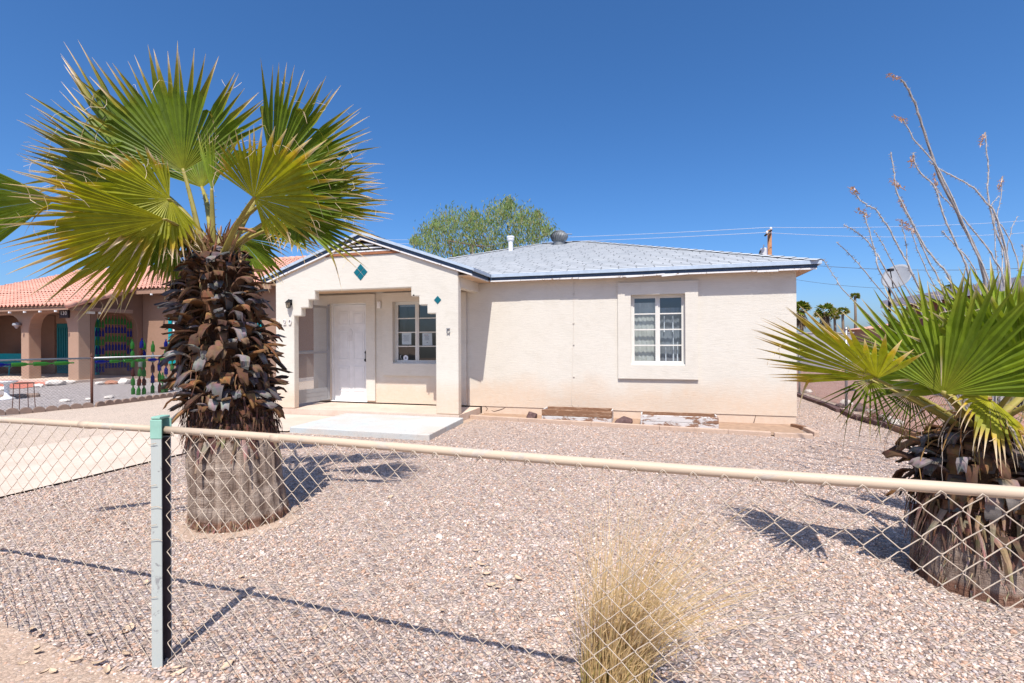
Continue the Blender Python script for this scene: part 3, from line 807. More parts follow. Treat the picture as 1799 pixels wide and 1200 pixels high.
def scatter_stones(name, X, Y, Zb, rad, pal, mat, label=None):
    v0, f0 = ico(); n = len(X)
    V = v0[None] * (1 + rng.uniform(-.28, .28, (n, 12, 1)))
    sc = np.stack([rng.uniform(.75, 1.35, n), rng.uniform(.6, 1.0, n), rng.uniform(.4, .75, n)], 1) * rad[:, None]
    V = V * sc[:, None, :]
    a = rng.uniform(0, 2 * PI, n); b = rng.normal(0, .35, n)
    ca, sa, cb, sb = np.cos(a), np.sin(a), np.cos(b), np.sin(b)
    x, y, z = V[..., 0], V[..., 1], V[..., 2]
    y, z = y * cb[:, None] - z * sb[:, None], y * sb[:, None] + z * cb[:, None]
    x, y = x * ca[:, None] - y * sa[:, None], x * sa[:, None] + y * ca[:, None]
    P = np.stack([x + X[:, None], y + Y[:, None], z + (Zb + rad * .22)[:, None]], -1).reshape(-1, 3)
    F = (f0[None] + (np.arange(n) * 12)[:, None, None]).reshape(-1, 3)
    me = bpy.data.meshes.new(name)
    me.vertices.add(len(P)); me.vertices.foreach_set('co', P.astype(np.float32).ravel())
    me.loops.add(F.size); me.loops.foreach_set('vertex_index', F.astype(np.int32).ravel())
    me.polygons.add(len(F)); me.polygons.foreach_set('loop_start', np.arange(0, F.size, 3, dtype=np.int32))
    pal = np.array(pal); big = np.array([noise.noise(Vector((a * .55, b * .55, 4.2))) + .6 * noise.noise(Vector((a * 1.9, b * 1.9, 1.2))) for a, b in zip(X, Y)])
    col = pal[rng.integers(0, len(pal), n)] * rng.uniform(.80, 1.13, (n, 1)) * (1 + .16 * big[:, None] * np.array([.8, 1.0, 1.25]))
    ca_ = me.color_attributes.new('Col', 'FLOAT_COLOR', 'POINT')
    ca_.data.foreach_set('color', np.repeat(np.concatenate([col, np.ones((n, 1))], 1), 12, 0).astype(np.float32).ravel())
    me.update(calc_edges=True); me.validate()
    me.materials.append(mat)
    o = bpy.data.objects.new(name, me); C.objects.link(o); o['kind'] = 'stuff'
    if label: o['label'] = label; o['category'] = 'gravel'
    return o

def clump(px, py, f, seed):     # patchiness of cover
    return np.array([noise.noise(Vector((a * f, b * f, seed))) for a, b in zip(px, py)])

Yall, Xall = [], []
for ya, yb, dens in ((1.15, 2.6, 4200), (2.6, 3.6, 3000), (3.6, 5.0, 1800), (5.0, 7.0, 900), (7.0, 10.5, 480)):
    w = 1.06 * yb + .35; n = int((yb - ya) * 2 * w * dens)
    Yall.append(rng.uniform(ya, yb, n)); Xall.append(rng.uniform(-w, w, n))
Yg, Xg = np.concatenate(Yall), np.concatenate(Xall)
k = np.abs(Xg) < 1.06 * Yg + .35
Yg, Xg = Yg[k], Xg[k]
k = inpoly(Xg, Yg, [(p.x, p.y) for p in yard]); Yg, Xg = Yg[k], Xg[k]
cl = clump(Xg, Yg, 1.1, 3.3) + .5 * clump(Xg, Yg, 3.7, 9.1)
k = cl < rng.uniform(-.12, .62, len(Xg))
palm_c = ((-2.22, 4.08, .48), (2.73, 2.95, .42))
for pxx, pyy, rr_ in palm_c: k &= np.hypot(Xg - pxx, Yg - pyy) > rr_ * rng.uniform(.75, 1.05, len(Xg))
# trodden strip outside the fence, lower left
k &= ~((Yg + .33 * Xg < 1.55) & (rng.uniform(0, 1, len(Xg)) < .75))
Yg, Xg = Yg[k], Xg[k]
rad = rng.uniform(.0048, .0108, len(Xg)) * (1 + .6 * (rng.uniform(0, 1, len(Xg)) > .93)) * np.clip(.85 + Yg * .05, 1, 1.25)
scatter_stones('gravel_stones', Xg, Yg, np.zeros(len(Xg)), rad, GP, M['stones'], 'loose pink and grey crushed gravel covering the front yard')
# bare sand round the foot of the near palm
mb = MB(); c = Vector((-2.22, 4.0, 0)); pts = [(c.x + (.50 + .08 * math.sin(t * 1.9) + .05 * math.sin(t * 5)) * math.cos(t * PI / 16), c.y + (.42 + .06 * math.sin(t * 2.3)) * math.sin(t * PI / 16), .004) for t in range(32)]
mb.add(pts, [tuple(range(32))]); struct('sand', mb, M['dirt'])
mb = MB(); pl = LP((-4.6, -7.72), (-6.2, -7.5), (-9, -7.4), (-9, -9.5), (-2.6, -9.5), (-2.9, -8.0), (-3.8, -7.72)); mb.add([(p.x, p.y, .005) for p in pl], [tuple(range(len(pl)))]); struct('bare_dirt', mb, M['dirt'])

# ================================================================== flower bed: edging, planters, rocks
mb = MB()
ed = [(-5.56, -.62), (-4.6, -.735), (-3.3, -.86), (-2.2, -.985), (-1.2, -1.085), (-.62, -1.14)]
for a, b in zip(ed[:-1], ed[1:]):
    A, B = Vector((*a, 0)), Vector((*b, 0)); d = (B - A); m_ = (A + B) / 2 + Vector((0, 0, .02))
    mb.obox(m_, d / 2 * .997, Vector((-d.y, d.x, 0)).normalized() * .035, (0, 0, .045))
mb.v = [tuple(L(*p)) for p in mb.v]
o = single('bed_edging', mb, M['edging'], L(-3.1, -.87), 'low pinkish concrete edging along the bare flower bed under the window', 'edging', bevel=.008)
for i, (a, b, lab) in enumerate((((-.58, -1.15), (-.08, -1.17), 'short broken end piece of concrete edging nearest the house corner bed end'), ((-.12, -.2), (.0, -.45), 'dark short timber piece lying against the house corner'), ((.0, -.5), (.02, -1.0), 'tilted loose piece of edging between house corner and gravel'))):
    A, B = Vector((*a, .02)), Vector((*b, .025)); d = B - A; mb = MB()
    mb.obox((A + B) / 2, d / 2, Vector((-d.y, d.x, 0)).normalized() * .035, (0, 0, .04)); mb.v = [tuple(L(*p)) for p in mb.v]
    single('edging_piece', mb, M['wood_brown'] if i == 1 else M['edging'], L(*((A + B) / 2).xy, 0), lab, 'edging', 'loose pieces of edging by the house corner', bevel=.008)

def planter(x0, x1, yf, depth, h, lab, gap):
    t = thing('planter_box', L(x0, yf, 0), lab, 'planter', 'wooden planter boxes under the wall', -TH, True)
    W = x1 - x0
    for a, b, nm in ((0, h * .5 - .003, 'front_board'), (h * .5 + .003, h, 'upper_board')):
        mb = MB(); mb.obox((W / 2, .012, (a + b) / 2), (W / 2, 0, 0), (0, .012, .003), (0, 0, (b - a) / 2)); mb.build(nm, M['wood_white'] if nm[0] == 'f' else M['wood_brown'] if gap else M['wood_white'], t, bevel=.004)
    mb = MB(); mb.box(0, .022, .026, depth, 0, h * .97); mb.build('end_board', M['wood_white'], t, bevel=.003)
    mb = MB(); mb.box(W - .022, W, .026, depth, 0, h * .97); mb.build('end_board', M['wood_white'], t, bevel=.003)
    mb = MB(); mb.box(.024, W - .024, depth - .024, depth, 0, h * 1.02); mb.build('back_board', M['wood_brown'], t, bevel=.003)
    mb = MB(); mb.box(.024, W - .024, .026, depth - .026, 0, h * .55); mb.build('soil', M['soil'], t)
planter(-4.20, -2.985, -.66, .42, .215, 'weathered planter box of bare brown and peeling white boards, between the two dark rocks', 1)
planter(-2.50, -1.30, -.80, .42, .20, 'weathered white planter box below the window, right of both dark rocks', 0)

def rock(name, loc, size, mat, lab, cat='rock', group=None, seed=0, sharp=.35):
    import bmesh
    bm = bmesh.new(); bmesh.ops.create_icosphere(bm, subdivisions=2, radius=1)
    for v in bm.verts:
        p = v.co.copy(); k = 1 + sharp * noise.noise(p * 1.3 + Vector((seed * 3.1, 1.7, seed))) + sharp * .4 * noise.noise(p * 3 + Vector((seed, 0, 0)))
        v.co = Vector((p.x * size[0], p.y * size[1], p.z * size[2])) * k
    me = bpy.data.meshes.new(name); bm.to_mesh(me); bm.free(); me.materials.append(mat)
    o = bpy.data.objects.new(name, me); C.objects.link(o); o.location = (loc[0], loc[1], loc[2] + size[2] * .55); o.rotation_euler = (0, 0, seed * 1.3)
    return tag(o, lab, cat, group)
rock('rock', L(-4.42, -.52, 0), (.15, .10, .10), M['rock_dark'], 'dark red rock in the flower bed left of both planters', seed=1)
rock('rock', L(-2.78, -.66, 0), (.15, .10, .09), M['rock_dark'], 'dark red rock wedged between the two planter boxes', seed=5)
for i, (u, v, s, lab) in enumerate(((970, 862, .035, 'white fist-sized stone on the gravel below the middle of the top rail'), (772, 945, .03, 'flat pale grey stone alone on the gravel'), (893, 1017, .03, 'white stone on the gravel left of the dry grass'), (680, 885, .03, 'pale stone on gravel near the palm shadow'), (903, 978, .022, 'small cream stone on gravel beyond the curled leaves'))):
    p = onground(u, v); rock('stone', (p.x, p.y, .0), (s, s * .8, s * .5), M['rock_white'], lab, 'stone', 'pale stones on the gravel', seed=i + 11)
# dry leaves lying about
def dry_leaf_mesh():
    mb = MB(); n = 6
    for i in range(n):
        a, b = i / n, (i + 1) / n
        w = lambda t: .012 * math.sin(PI * min(1, t * .92 + .06)) + .002
        zf = lambda t: .004 + .006 * (2 * t - 1) ** 2
        for s in (-1, 1):
            mb.quad((a * .055, 0, zf(a)), (b * .055, 0, zf(b)), (b * .055, s * w(b), zf(b) + .003), (a * .055, s * w(a), zf(a) + .003))
    return mb
dl0 = None
spots = [(850, 1003), (838, 992), (862, 1010), (846, 1016), (829, 1000), (881, 1035), (905, 1036), (872, 1030), (1085, 799), (1096, 799), (1010, 815), (775, 887), (690, 873), (420, 905 + 110), (560, 1110), (255, 1030), (120, 1165), (60, 1150), (160, 1172), (215, 1150), (330, 1180), (100, 1186), (30, 1170), (185, 1190), (1165, 990), (820, 925), (1450, 990), (1370, 960)]
near_names = {0: 'small heap of curled tan leaves on the gravel'}
rl = random.Random(77)
for _ in range(34):
    spots.append((rl.uniform(330, 1500), 780 + 300 * rl.random() ** 1.3)) if rl.random() < .7 else spots.append((rl.uniform(20, 420), rl.uniform(1090, 1190)))
for i, (u, v) in enumerate(spots):
    p = onground(u, v)
    if dl0 is None:
        dl0 = single('dry_leaf', dry_leaf_mesh(), M['dryleaf'], (0, 0, 0), 'curled dry tan leaf lying on the gravel yard', 'leaf', 'dry leaves on the ground')
        q = dl0
    else: q = dl0.copy(); C.objects.link(q)
    s = random.uniform(.6, 1.25); q.location = (p.x, p.y, .006); q.scale = (s, s * random.uniform(.7, 1.3), s); q.rotation_euler = (random.uniform(-.3, .3), random.uniform(-.25, .25), random.uniform(0, 6.28))
    q['label'] = 'curled dry tan leaf lying on the gravel yard' if v < 1100 else 'curled dry leaf on bare dirt at the foot of the fence'

# ================================================================== front chain-link fence
PO = Vector((-1.555, 2.225, 0))            # the post
FR = Vector((3.62, .421, 0)); FL = Vector((-6.5, 3.711, 0))
RZ = 1.036
FENCE = thing('chain_link_fence', PO, 'chain-link fence with beige pipe top rail and grey-green post across the front of the yard', 'fence')
def zigzags(mb, A, B, z0, z1, pitch=.0425, dia=.08, r=.0016, n=5, off=None, jit=.0015):
    d = (B - A); ln = d.length; d.normalize(); nr = Vector((-d.y, d.x, 0))
    k = int(ln / pitch); rows = int((z1 - z0) / (dia / 2))
    for i in range(k):
        pts = []; s0 = (i + .5) * pitch
        for j in range(rows + 1):
            sgn = 1 if (i + j) % 2 == 0 else -1
            z = z1 - j * dia / 2
            sag = .004 * math.sin(s0 * 1.3) + .003 * math.sin(s0 * 4 + z * 5)
            for dz, e, w in ((.0065, .72, -.8), (.002, .97, -.35), (-.002, .97, .35), (-.0065, .72, .8)):
                if j == 0 and dz > 0: continue
                pts.append(A + d * (s0 + sgn * e * pitch * .52 + random.uniform(-jit, jit)) + nr * (w * .0032 * sgn + sag) + Vector((0, 0, z + dz * .9 + random.uniform(-jit, jit))))
        pts[0] = pts[0] + Vector((0, 0, .004))
        mb.tube(pts, r, n, cap=False)
mb = MB()
nrm = Vector((-.35, -.94, 0)) * .021      # mesh hangs on the street face of the rail
zigzags(mb, PO + nrm + Vector((.05, -.015, 0)), FR + nrm, .02, RZ - .006)
zigzags(mb, FL + nrm, PO + nrm + Vector((.02, -.01, 0)), .02, RZ - .006)
mb.build('wire_mesh', M['galv_wire'], FENCE, smooth=True)
# knuckles twisted over the rail
mb = MB()
dR = (FR - PO).normalized()
for i in range(70):
    p = PO + dR * (.09 + i * .085) + nrm + Vector((0, 0, RZ - .004))
    if (p - PO).length > (FR - PO).length: break
    mb.tube([p + dR * -.010 + Vector((0, 0, -.012)), p + Vector((0, -.004, .003)), p + dR * .008 + Vector((0, -.007, -.004)), p + dR * .011 + Vector((0, -.004, -.016))], .0019, 5)
mb.build('wire_knuckle', M['galv_wire'], FENCE, smooth=True)['kind'] = 'stuff'
mb = MB()
a = PO + Vector((.012, -.004, RZ)); b = FR + Vector((0, 0, RZ)); pts = [a.lerp(b, t / 12) + Vector((0, 0, .003 * math.sin(t * 1.1))) for t in range(13)]
mb.tube(pts, .0158, 16); mb.build('top_rail', M['rail'], FENCE, smooth=True)
mb = MB(); a = FL + Vector((0, 0, RZ + .0)); b = PO + Vector((-.03, .012, RZ))
pts = [a.lerp(b, t / 8) for t in range(9)]; mb.tube(pts, .0158, 16)
c = b - (b - a).normalized() * .48; e = (b - a).normalized(); mb.tube([c, c + e * .07], .0178, 16); c = b - e * 1.5; mb.tube([c, c + e * .06], .0176, 16)
mb.build('top_rail', M['rail'], FENCE, smooth=True)
c = (PO + dR * .62); mb = MB(); mb.tube([c + Vector((0, 0, RZ)), c + dR * .05 + Vector((0, 0, RZ))], .0177, 16); mb.build('rail_sleeve', M['rail'], FENCE, smooth=True)
for q in (FR, FL):
    mb = MB(); mb.tube([q + Vector((0, 0, -.2)), q + Vector((0, 0, 1.08))], .03, 12); mb.lathe([(.034, 1.07), (.034, 1.09), (.02, 1.115), (0, 1.12)], q, 12); mb.build('end_post', M['metal'], FENCE, smooth=True)
# channel post, open towards the right
def channel(mb, z0, z1, w=.047, dpt=.064, t=.005, o=0.0):
    x0, y0_ = PO.x - .028 - o, PO.y - .034 - o
    W, D = w + 2 * o, dpt + 2 * o; T = t + o
    poly = [(x0, y0_), (x0 + W, y0_), (x0 + W, y0_ + T), (x0 + T, y0_ + T), (x0 + T, y0_ + D - T), (x0 + W, y0_ + D - T), (x0 + W, y0_ + D), (x0, y0_ + D)]
    mb.prism(poly, z0, z1, 'xy')
mb = MB(); channel(mb, -.3, 1.015); post = mb.build('post', M['post_paint'], FENCE, bevel=.0012)
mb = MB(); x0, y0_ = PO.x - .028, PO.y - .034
mb.box(x0 + .0055, x0 + .0075, y0_ + .0055, y0_ + .0585, -.2, .998); mb.box(x0 + .008, x0 + .046, y0_ + .0565, y0_ + .0585, -.2, .998); mb.build('inner_face', M['post_in'], post)  # thin sheet: rusty steel, its colour darkened for the shade inside the channel
mb = MB(); channel(mb, 1.0, 1.085, o=.0022)
x0, y0_ = PO.x - .028, PO.y - .034
mb.obox((x0 + .022, y0_ + .032, 1.092), (.020, 0, 0), (0, .034, 0), (0, 0, .006)); mb.build('post_cap', M['mint'], post, bevel=.004)
mb = MB()
for z in np.arange(.12, 1.0, .085) + np.random.default_rng(2).uniform(-.02, .02, 11): mb.tube([(x0 - .004, y0_ + .05, z), (x0 - .006, y0_ - .006, z + .005), (x0 + .03, y0_ - .008, z + .012), (x0 + .052, y0_ - .004, z + .002)][:random.choice((2, 3, 4))], .0014, 4)
mb.build('wire_tie', M['galv_wire'], post)['kind'] = 'stuff'

# ================================================================== dry grass tuft
def strips(blades, name, mat, loc, lab, cat, group=None):
    """blades: list of (points, width, colour base, colour tip)"""
    mb = MB(); cols = []
    for pts, w, c0, c1 in blades:
        n = len(pts); base = len(mb.v); vs = []
        for i, p in enumerate(pts):
            d = (pts[min(i + 1, n - 1)] - pts[max(i - 1, 0)]).normalized()
            s = d.cross(Vector((random.uniform(-.3, .3), -1, .25))).normalized()
            ww = w * (1 - .85 * i / (n - 1))
            vs += [p - s * ww, p + s * ww]; t = i / (n - 1)
            cc = tuple(c0[k] + (c1[k] - c0[k]) * t for k in range(3)); cols += [cc, cc]
        mb.add(vs, [(2 * i, 2 * i + 1, 2 * i + 3, 2 * i + 2) for i in range(n - 1)])
    mb.shift(loc); o = mb.build(name, mat, None, col=cols, smooth=True); o.location = loc
    return tag(o, lab, cat, group)
bl = []; base = Vector((.42, 2.06, 0))
for i in range(430):
    a = random.uniform(0, 2 * PI); r = random.random() ** .6 * .125
    p = base + Vector((math.cos(a) * r * 1.15, math.sin(a) * r * .75, 0))
    lean = Vector((math.cos(a), math.sin(a), 0)) * (.04 + r / .135 * random.uniform(.0, .26)) + Vector((random.gauss(.13, .13), random.gauss(.0, .07), 0))
    if random.random() < .22: lean += Vector((random.uniform(.2, .75), random.uniform(-.1, .15), 0))
    h = random.uniform(.36, .72) * random.uniform(.8, 1.3)
    if random.random() < .09: h = random.uniform(.7, .95)
    ln = lean.length; pts = []
    for j in range(7):
        t = j / 6; pts.append(p + Vector((lean.x * t * t * h * 1.15 + lean.x * t * .15, lean.y * t * t * h * 1.15, h * (t - .32 * ln * t * t))))
    c1 = random.choice([(.80, .60, .34), (.72, .52, .27), (.85, .69, .45), (.62, .45, .26)]); g = random.random()
    c0 = (.32, .28, .08) if g < .22 else (.66, .47, .22)
    bl.append((pts, random.uniform(.0013, .0028), c0, c1))
for i in range(130):   # broken stems lying at odd angles
    p = base + Vector((random.gauss(.1, .13), random.gauss(0, .07), random.uniform(.08, .42)))
    d = Vector((random.gauss(.6, .5), random.gauss(0, .4), random.gauss(-.05, .35))).normalized() * random.uniform(.12, .34)
    bl.append(([p, p + d * .5 + Vector((0, 0, .01)), p + d], random.uniform(.001, .002), (.74, .54, .28), (.82, .64, .40)))
strips(bl, 'grass_tuft', M['straw'], base, 'dry straw-coloured ornamental grass tuft with greenish base behind the fence', 'grass')

# ================================================================== fan palms
def fan(mb, hub, tip, span, tw=0.0, nseg=34, lf=.62, droop=.12, cup=.12, split=.62, rng_=random, threads=.35, wmul=1.0, face=None, ragged=.08, taper=1.05, fp=1.4):
    """one palmate blade. lf: length of the side segments against the middle one; tw turns it about its axis"""
    hub, tip = Vector(hub), Vector(tip); ax = tip - hub; R = ax.length; ax.normalize()
    toward = (Vector(face) if face else Vector((0, 0, CAM_H)) - hub).normalized()
    nm = (toward - ax * toward.dot(ax))
    if nm.length < .05: nm = Vector((0, 0, 1)) - ax * ax.z
    nm.normalize(); sd = nm.cross(ax)
    c, s = math.cos(tw), math.sin(tw); nm, sd = nm * c + sd * s, sd * c - nm * s
    dphi = R_(span) / nseg; rp0 = rng_.uniform(0, 6)
    for i in range(nseg):
        ph = -R_(span) / 2 + (i + .5 + rng_.uniform(-.10, .10)) * dphi; rip = .035 * math.sin(i * .55 + rp0) + .02 * math.sin(i * 1.7 + rp0 * 3); snap = rng_.random() < .09
        q = abs(ph) / (PI * .75)
        Rl = R * (1 - (1 - lf) * min(1, q) ** fp) * rng_.uniform(1 - ragged, 1 + ragged * .5)
        d = ax * math.cos(ph) + sd * math.sin(ph); t_ = sd * math.cos(ph) - ax * math.sin(ph)
        bend = nm * cup * math.sin(ph) ** 2
        sp = split * rng_.uniform(.85, 1.1); curl = rng_.uniform(.3, 1.6) * droop; side = rng_.gauss(0, .035); sn = rng_.random()
        st_ = [.02, .14, .3, sp * .85, sp, sp + (1 - sp) * .3, sp + (1 - sp) * .6, sp + (1 - sp) * .82, 1.0]
        vs, uvs = [], []
        for t in st_:
            r = Rl * t
            if t <= sp: hw = r * math.tan(dphi / 2) * 1.12
            else: hw = Rl * sp * math.tan(dphi / 2) * max(.03, 1 - ((t - sp) / (1 - sp)) ** taper)
            hw *= wmul
            fold = hw * (.55 if t < sp else .85)
            if snap and t > sp: r = Rl * (sp + (t - sp) * .45)
            p = hub + d * r + nm * rip * r * (.4 + t) + bend * r + t_ * (side * max(0, t - sp) * Rl * 1.6)
            p += Vector((0, 0, -1)) * (droop * .55 * t * t + (curl + (.9 if snap else 0)) * max(0, t - sp) ** 2 * 2.2) * Rl
            vs += [p - t_ * hw + nm * fold * .5, p - nm * fold * .5, p + t_ * hw + nm * fold * .5]; uvs.append(t)
        fs, fu = [], []
        for j in range(len(st_) - 1):
            for k in (0, 1):
                fs.append((3 * j + k, 3 * j + k + 1, 3 * j + k + 4, 3 * j + k + 3)); fu.append([(uvs[j], sn), (uvs[j], sn), (uvs[j + 1], sn), (uvs[j + 1], sn)])
        mb.add(vs, fs, fu)
        if rng_.random() < threads:   # pale curling fibres between the segments
            p = Vector(vs[3 * 5]); pts = [p]; dd = d * .6 + t_ * rng_.gauss(0, .7) + nm * rng_.gauss(0, .4)
            for k in range(5):
                dd = dd + Vector((rng_.gauss(0, .45), rng_.gauss(0, .45), rng_.gauss(-.25, .4))); dd.normalize(); pts.append(pts[-1] + dd * R * .045)
            b = len(mb.v); w = .0014
            vv = []
            for k, p in enumerate(pts): vv += [p - nm.cross(dd) * w, p + nm.cross(dd) * w]
            mb.add(vv, [(2 * k, 2 * k + 1, 2 * k + 3, 2 * k + 2) for k in range(5)], [[(1.0, .8)] * 4] * 5)

def petiole_curve(a, b, sag=.12, n=9):
    a, b = Vector(a), Vector(b); m_ = (a + b) / 2 + Vector((0, 0, (b - a).length * sag))
    return [a * (1 - t) ** 2 + m_ * 2 * t * (1 - t) + b * t * t for t in [k / (n - 1) for k in range(n)]]

def frond(palm, crown, hub, tip, span, tw=0, mat='leaf', pet='petiole', w=.020, sag=.12, **kw):
    mb = MB(); fan(mb, hub, tip, span, R_(tw), **kw)
    f = mb.build('frond', M[mat], palm, smooth=False)
    mb = MB(); pts = petiole_curve(crown, hub, sag); hd = (Vector(tip) - Vector(hub)).normalized()
    pts.append(Vector(hub) + hd * .018)
    mb.tube(pts, [w * 1.5 - w * .9 * k / (len(pts) - 1) for k in range(len(pts))], 8, flat=.6)
    for k in range(2, len(pts) - 2):    # marginal thorns
        d = (pts[k + 1] - pts[k]).normalized(); s = d.cross(Vector((0, 0, 1))).normalized()
        for sg in (-1, 1): mb.tube([pts[k] + s * sg * w, pts[k] + s * sg * (w + .014) + d * .008], [.003, .0005], 4)
    mb.build('petiole', M[pet], f, smooth=True)
    return f

BROWN = [(.22, .105, .045), (.28, .135, .055), (.17, .08, .04), (.13, .065, .038), (.32, .165, .075), (.11, .055, .036), (.20, .115, .07)]
GREY = [(.19, .165, .155), (.14, .125, .125), (.25, .22, .20), (.11, .09, .09)]
def boots(palm, axis_fn, z0, z1, count, length, width, greyness=.45, rng_=random, hang=0.0, up0=.6, minr=0.0):
    """dead leaf bases: curved straps standing off the trunk in a spiral"""
    mb = MB(); cols = []
    for i in range(count):
        f = (i + .5) / count; z = z0 + (z1 - z0) * f; a = i * 2.39996 + rng_.uniform(-.25, .25)
        c, r = axis_fn(z); out = Vector((math.cos(a), math.sin(a), 0)); tg = Vector((-out.y, out.x, 0))
        ln = length * rng_.uniform(.6, 1.25) * (.75 + .5 * math.sin(PI * min(1, f * .9 + .1))); w = width * rng_.uniform(.8, 1.2)
        up = up0 * rng_.uniform(.5, 1.5); dn = rng_.uniform(.35, 1.15) + hang * .4; tw = rng_.uniform(-.5, .5)
        p = c + out * (r - .03) + Vector((0, 0, z)); ang = math.atan(up) + rng_.uniform(-.25, .25); n = 8; pts = []; kb = rng_.uniform(1.5, 6.0)
        for k in range(n):
            pts.append(p.copy()); ang -= dn * .72 * math.exp(-((k - kb) / 1.5) ** 2)
            p = p + (out * math.cos(ang) + Vector((0, 0, 1)) * math.sin(ang) + tg * tw * k / n * .4) * ln / (n - 1)
        col = rng_.choice(BROWN); colg = rng_.choice(GREY) if rng_.random() < greyness else tuple(q * .8 for q in col)
        vs = []
        for k, q in enumerate(pts):
            t = k / (n - 1); hw = w * (1 - .45 * t ** 1.3) * .5 * (1.3 if k == 0 else 1) * rng_.uniform(.9, 1.08); th = .006
            d = (pts[min(k + 1, n - 1)] - pts[max(k - 1, 0)]).normalized(); nn = tg.cross(d).normalized()
            if nn.z < 0: nn = -nn
            tgt = (tg + nn * tw * t * .9).normalized()
            last = k == n - 1
            cc = tuple(col[j] + (colg[j] - col[j]) * min(1, max(0, t * 1.8 - .25)) for j in range(3))
            if k >= n - 1: cc = tuple(q_ * .5 for q_ in cc)
            for xx, zz in ((-1, .02), (-.5, .08), (0, .10), (.5, .08), (1, .02)):
                vs.append(q + tgt * hw * xx + nn * (zz * w * .45 + (th if not last else .002)) + (d * rng_.uniform(-.035, .03) if last else Vector())); cols.append(tuple(q_ * rng_.uniform(.8, 1.15) for q_ in cc))
            for xx, zz in ((1, .02), (.5, .08), (0, .10), (-.5, .08), (-1, .02)):
                vs.append(q + tgt * hw * xx + nn * (zz * w * .45 - th)); cols.append(tuple(q_ * .75 for q_ in cc))
        fs = []
        for k in range(n - 1):
            for j in range(10): fs.append((k * 10 + j, k * 10 + (j + 1) % 10, (k + 1) * 10 + (j + 1) % 10, (k + 1) * 10 + j))
        fs.append(tuple((n - 1) * 10 + j for j in range(10)))
        mb.add(vs, fs)
        for k in range(3):      # saw-toothed margin on some
            if rng_.random() < .5:
                q = pts[3 + k]; b = len(mb.v); s = 1 if rng_.random() < .5 else -1
                mb.add([q + tg * s * w * .4, q + tg * s * w * .62 + out * .01, q + tg * s * w * .4 + out * .02], [(0, 1, 2)]); cols += [tuple(q_ * .6 for q_ in col)] * 3
    return mb, cols

def shreds(axis_fn, z0, z1, count, ln, w, pal, rng_=random, spread=.05, down=1.0):
    mb = MB(); cols = []
    for i in range(count):
        a = rng_.uniform(0, 2 * PI); z = rng_.uniform(z0, z1); c, r = axis_fn(z)
        out = Vector((math.cos(a), math.sin(a), 0)); tg = Vector((-out.y, out.x, 0))
        p = c + out * (r + rng_.uniform(-.01, spread * .6)) + Vector((0, 0, z)); l = ln * rng_.uniform(.4, 1.4)
        d = (Vector((0, 0, -down)) + out * rng_.uniform(-.1, .8) + tg * rng_.gauss(0, .35)).normalized()
        ww = w * rng_.uniform(.3, 1.4); cc = rng_.choice(pal); pts = []
        for k in range(5):
            pts.append(p.copy()); d = (d + Vector((0, 0, -.22 * down)) + tg * rng_.gauss(0, .14) + out * rng_.gauss(0, .10)).normalized(); p = p + d * l / 4
        vs = []
        for k, q in enumerate(pts):
            h = ww * (1 - .8 * k / 4); vs += [q - tg * h, q + out * h * .5, q + tg * h]; cols += [tuple(x * rng_.uniform(.7, 1.1) for x in cc)] * 3
        mb.add(vs, [(3 * k + j, 3 * k + j + 1, 3 * k + j + 4, 3 * k + j + 3) for k in range(4) for j in (0, 1)])
    return mb, cols

def trunk_mesh(axis_fn, z0, z1, rings=46, seg=72, rough=.02, seed=0, colr=((.46, .36, .285), (.19, .13, .10), (.56, .46, .38)), zdark=.66):
    mb = MB(); cols = []
    for i in range(rings + 1):
        z = z0 + (z1 - z0) * i / rings; c, r = axis_fn(z)
        for k in range(seg):
            a = 2 * PI * k / seg
            v1 = noise.noise(Vector((math.cos(a) * 7, math.sin(a) * 7, z * .8 + seed))); v2 = noise.noise(Vector((math.cos(a) * 16, math.sin(a) * 16, z * 4 + seed)))
            v3 = noise.noise(Vector((math.cos(a) * 1.5, math.sin(a) * 1.5, z * 26 + seed)))
            rr = r + rough * (v1 * .9 + v2 * .5 + v3 * .35)
            mb.v.append((c.x + rr * math.cos(a), c.y + rr * math.sin(a), z))
            m_ = min(1, max(0, .5 + v1 * 1.0 + v2 * .5)); base = tuple(colr[1][j] + (colr[0][j] - colr[1][j]) * m_ for j in range(3))
            hl = max(0, v3 * 1.2); cc = tuple(base[j] + (colr[2][j] - base[j]) * min(1, hl) for j in range(3))
            if z < .07: cc = (cc[0] * .72, cc[1] * .52, cc[2] * .45)
            if z > zdark + v1 * .08: cc = (.13 + .06 * v1, .068 + .03 * v1, .04)
            cols.append(cc)
    for i in range(rings):
        for k in range(seg):
            mb.f.append([i * seg + k, i * seg + (k + 1) % seg, (i + 1) * seg + (k + 1) % seg, (i + 1) * seg + k]); mb.uv.append([(0, 0)] * 4)
    mb.f.append([rings * seg + k for k in range(seg)]); mb.uv.append([(0, 0)] * seg)
    return mb, cols

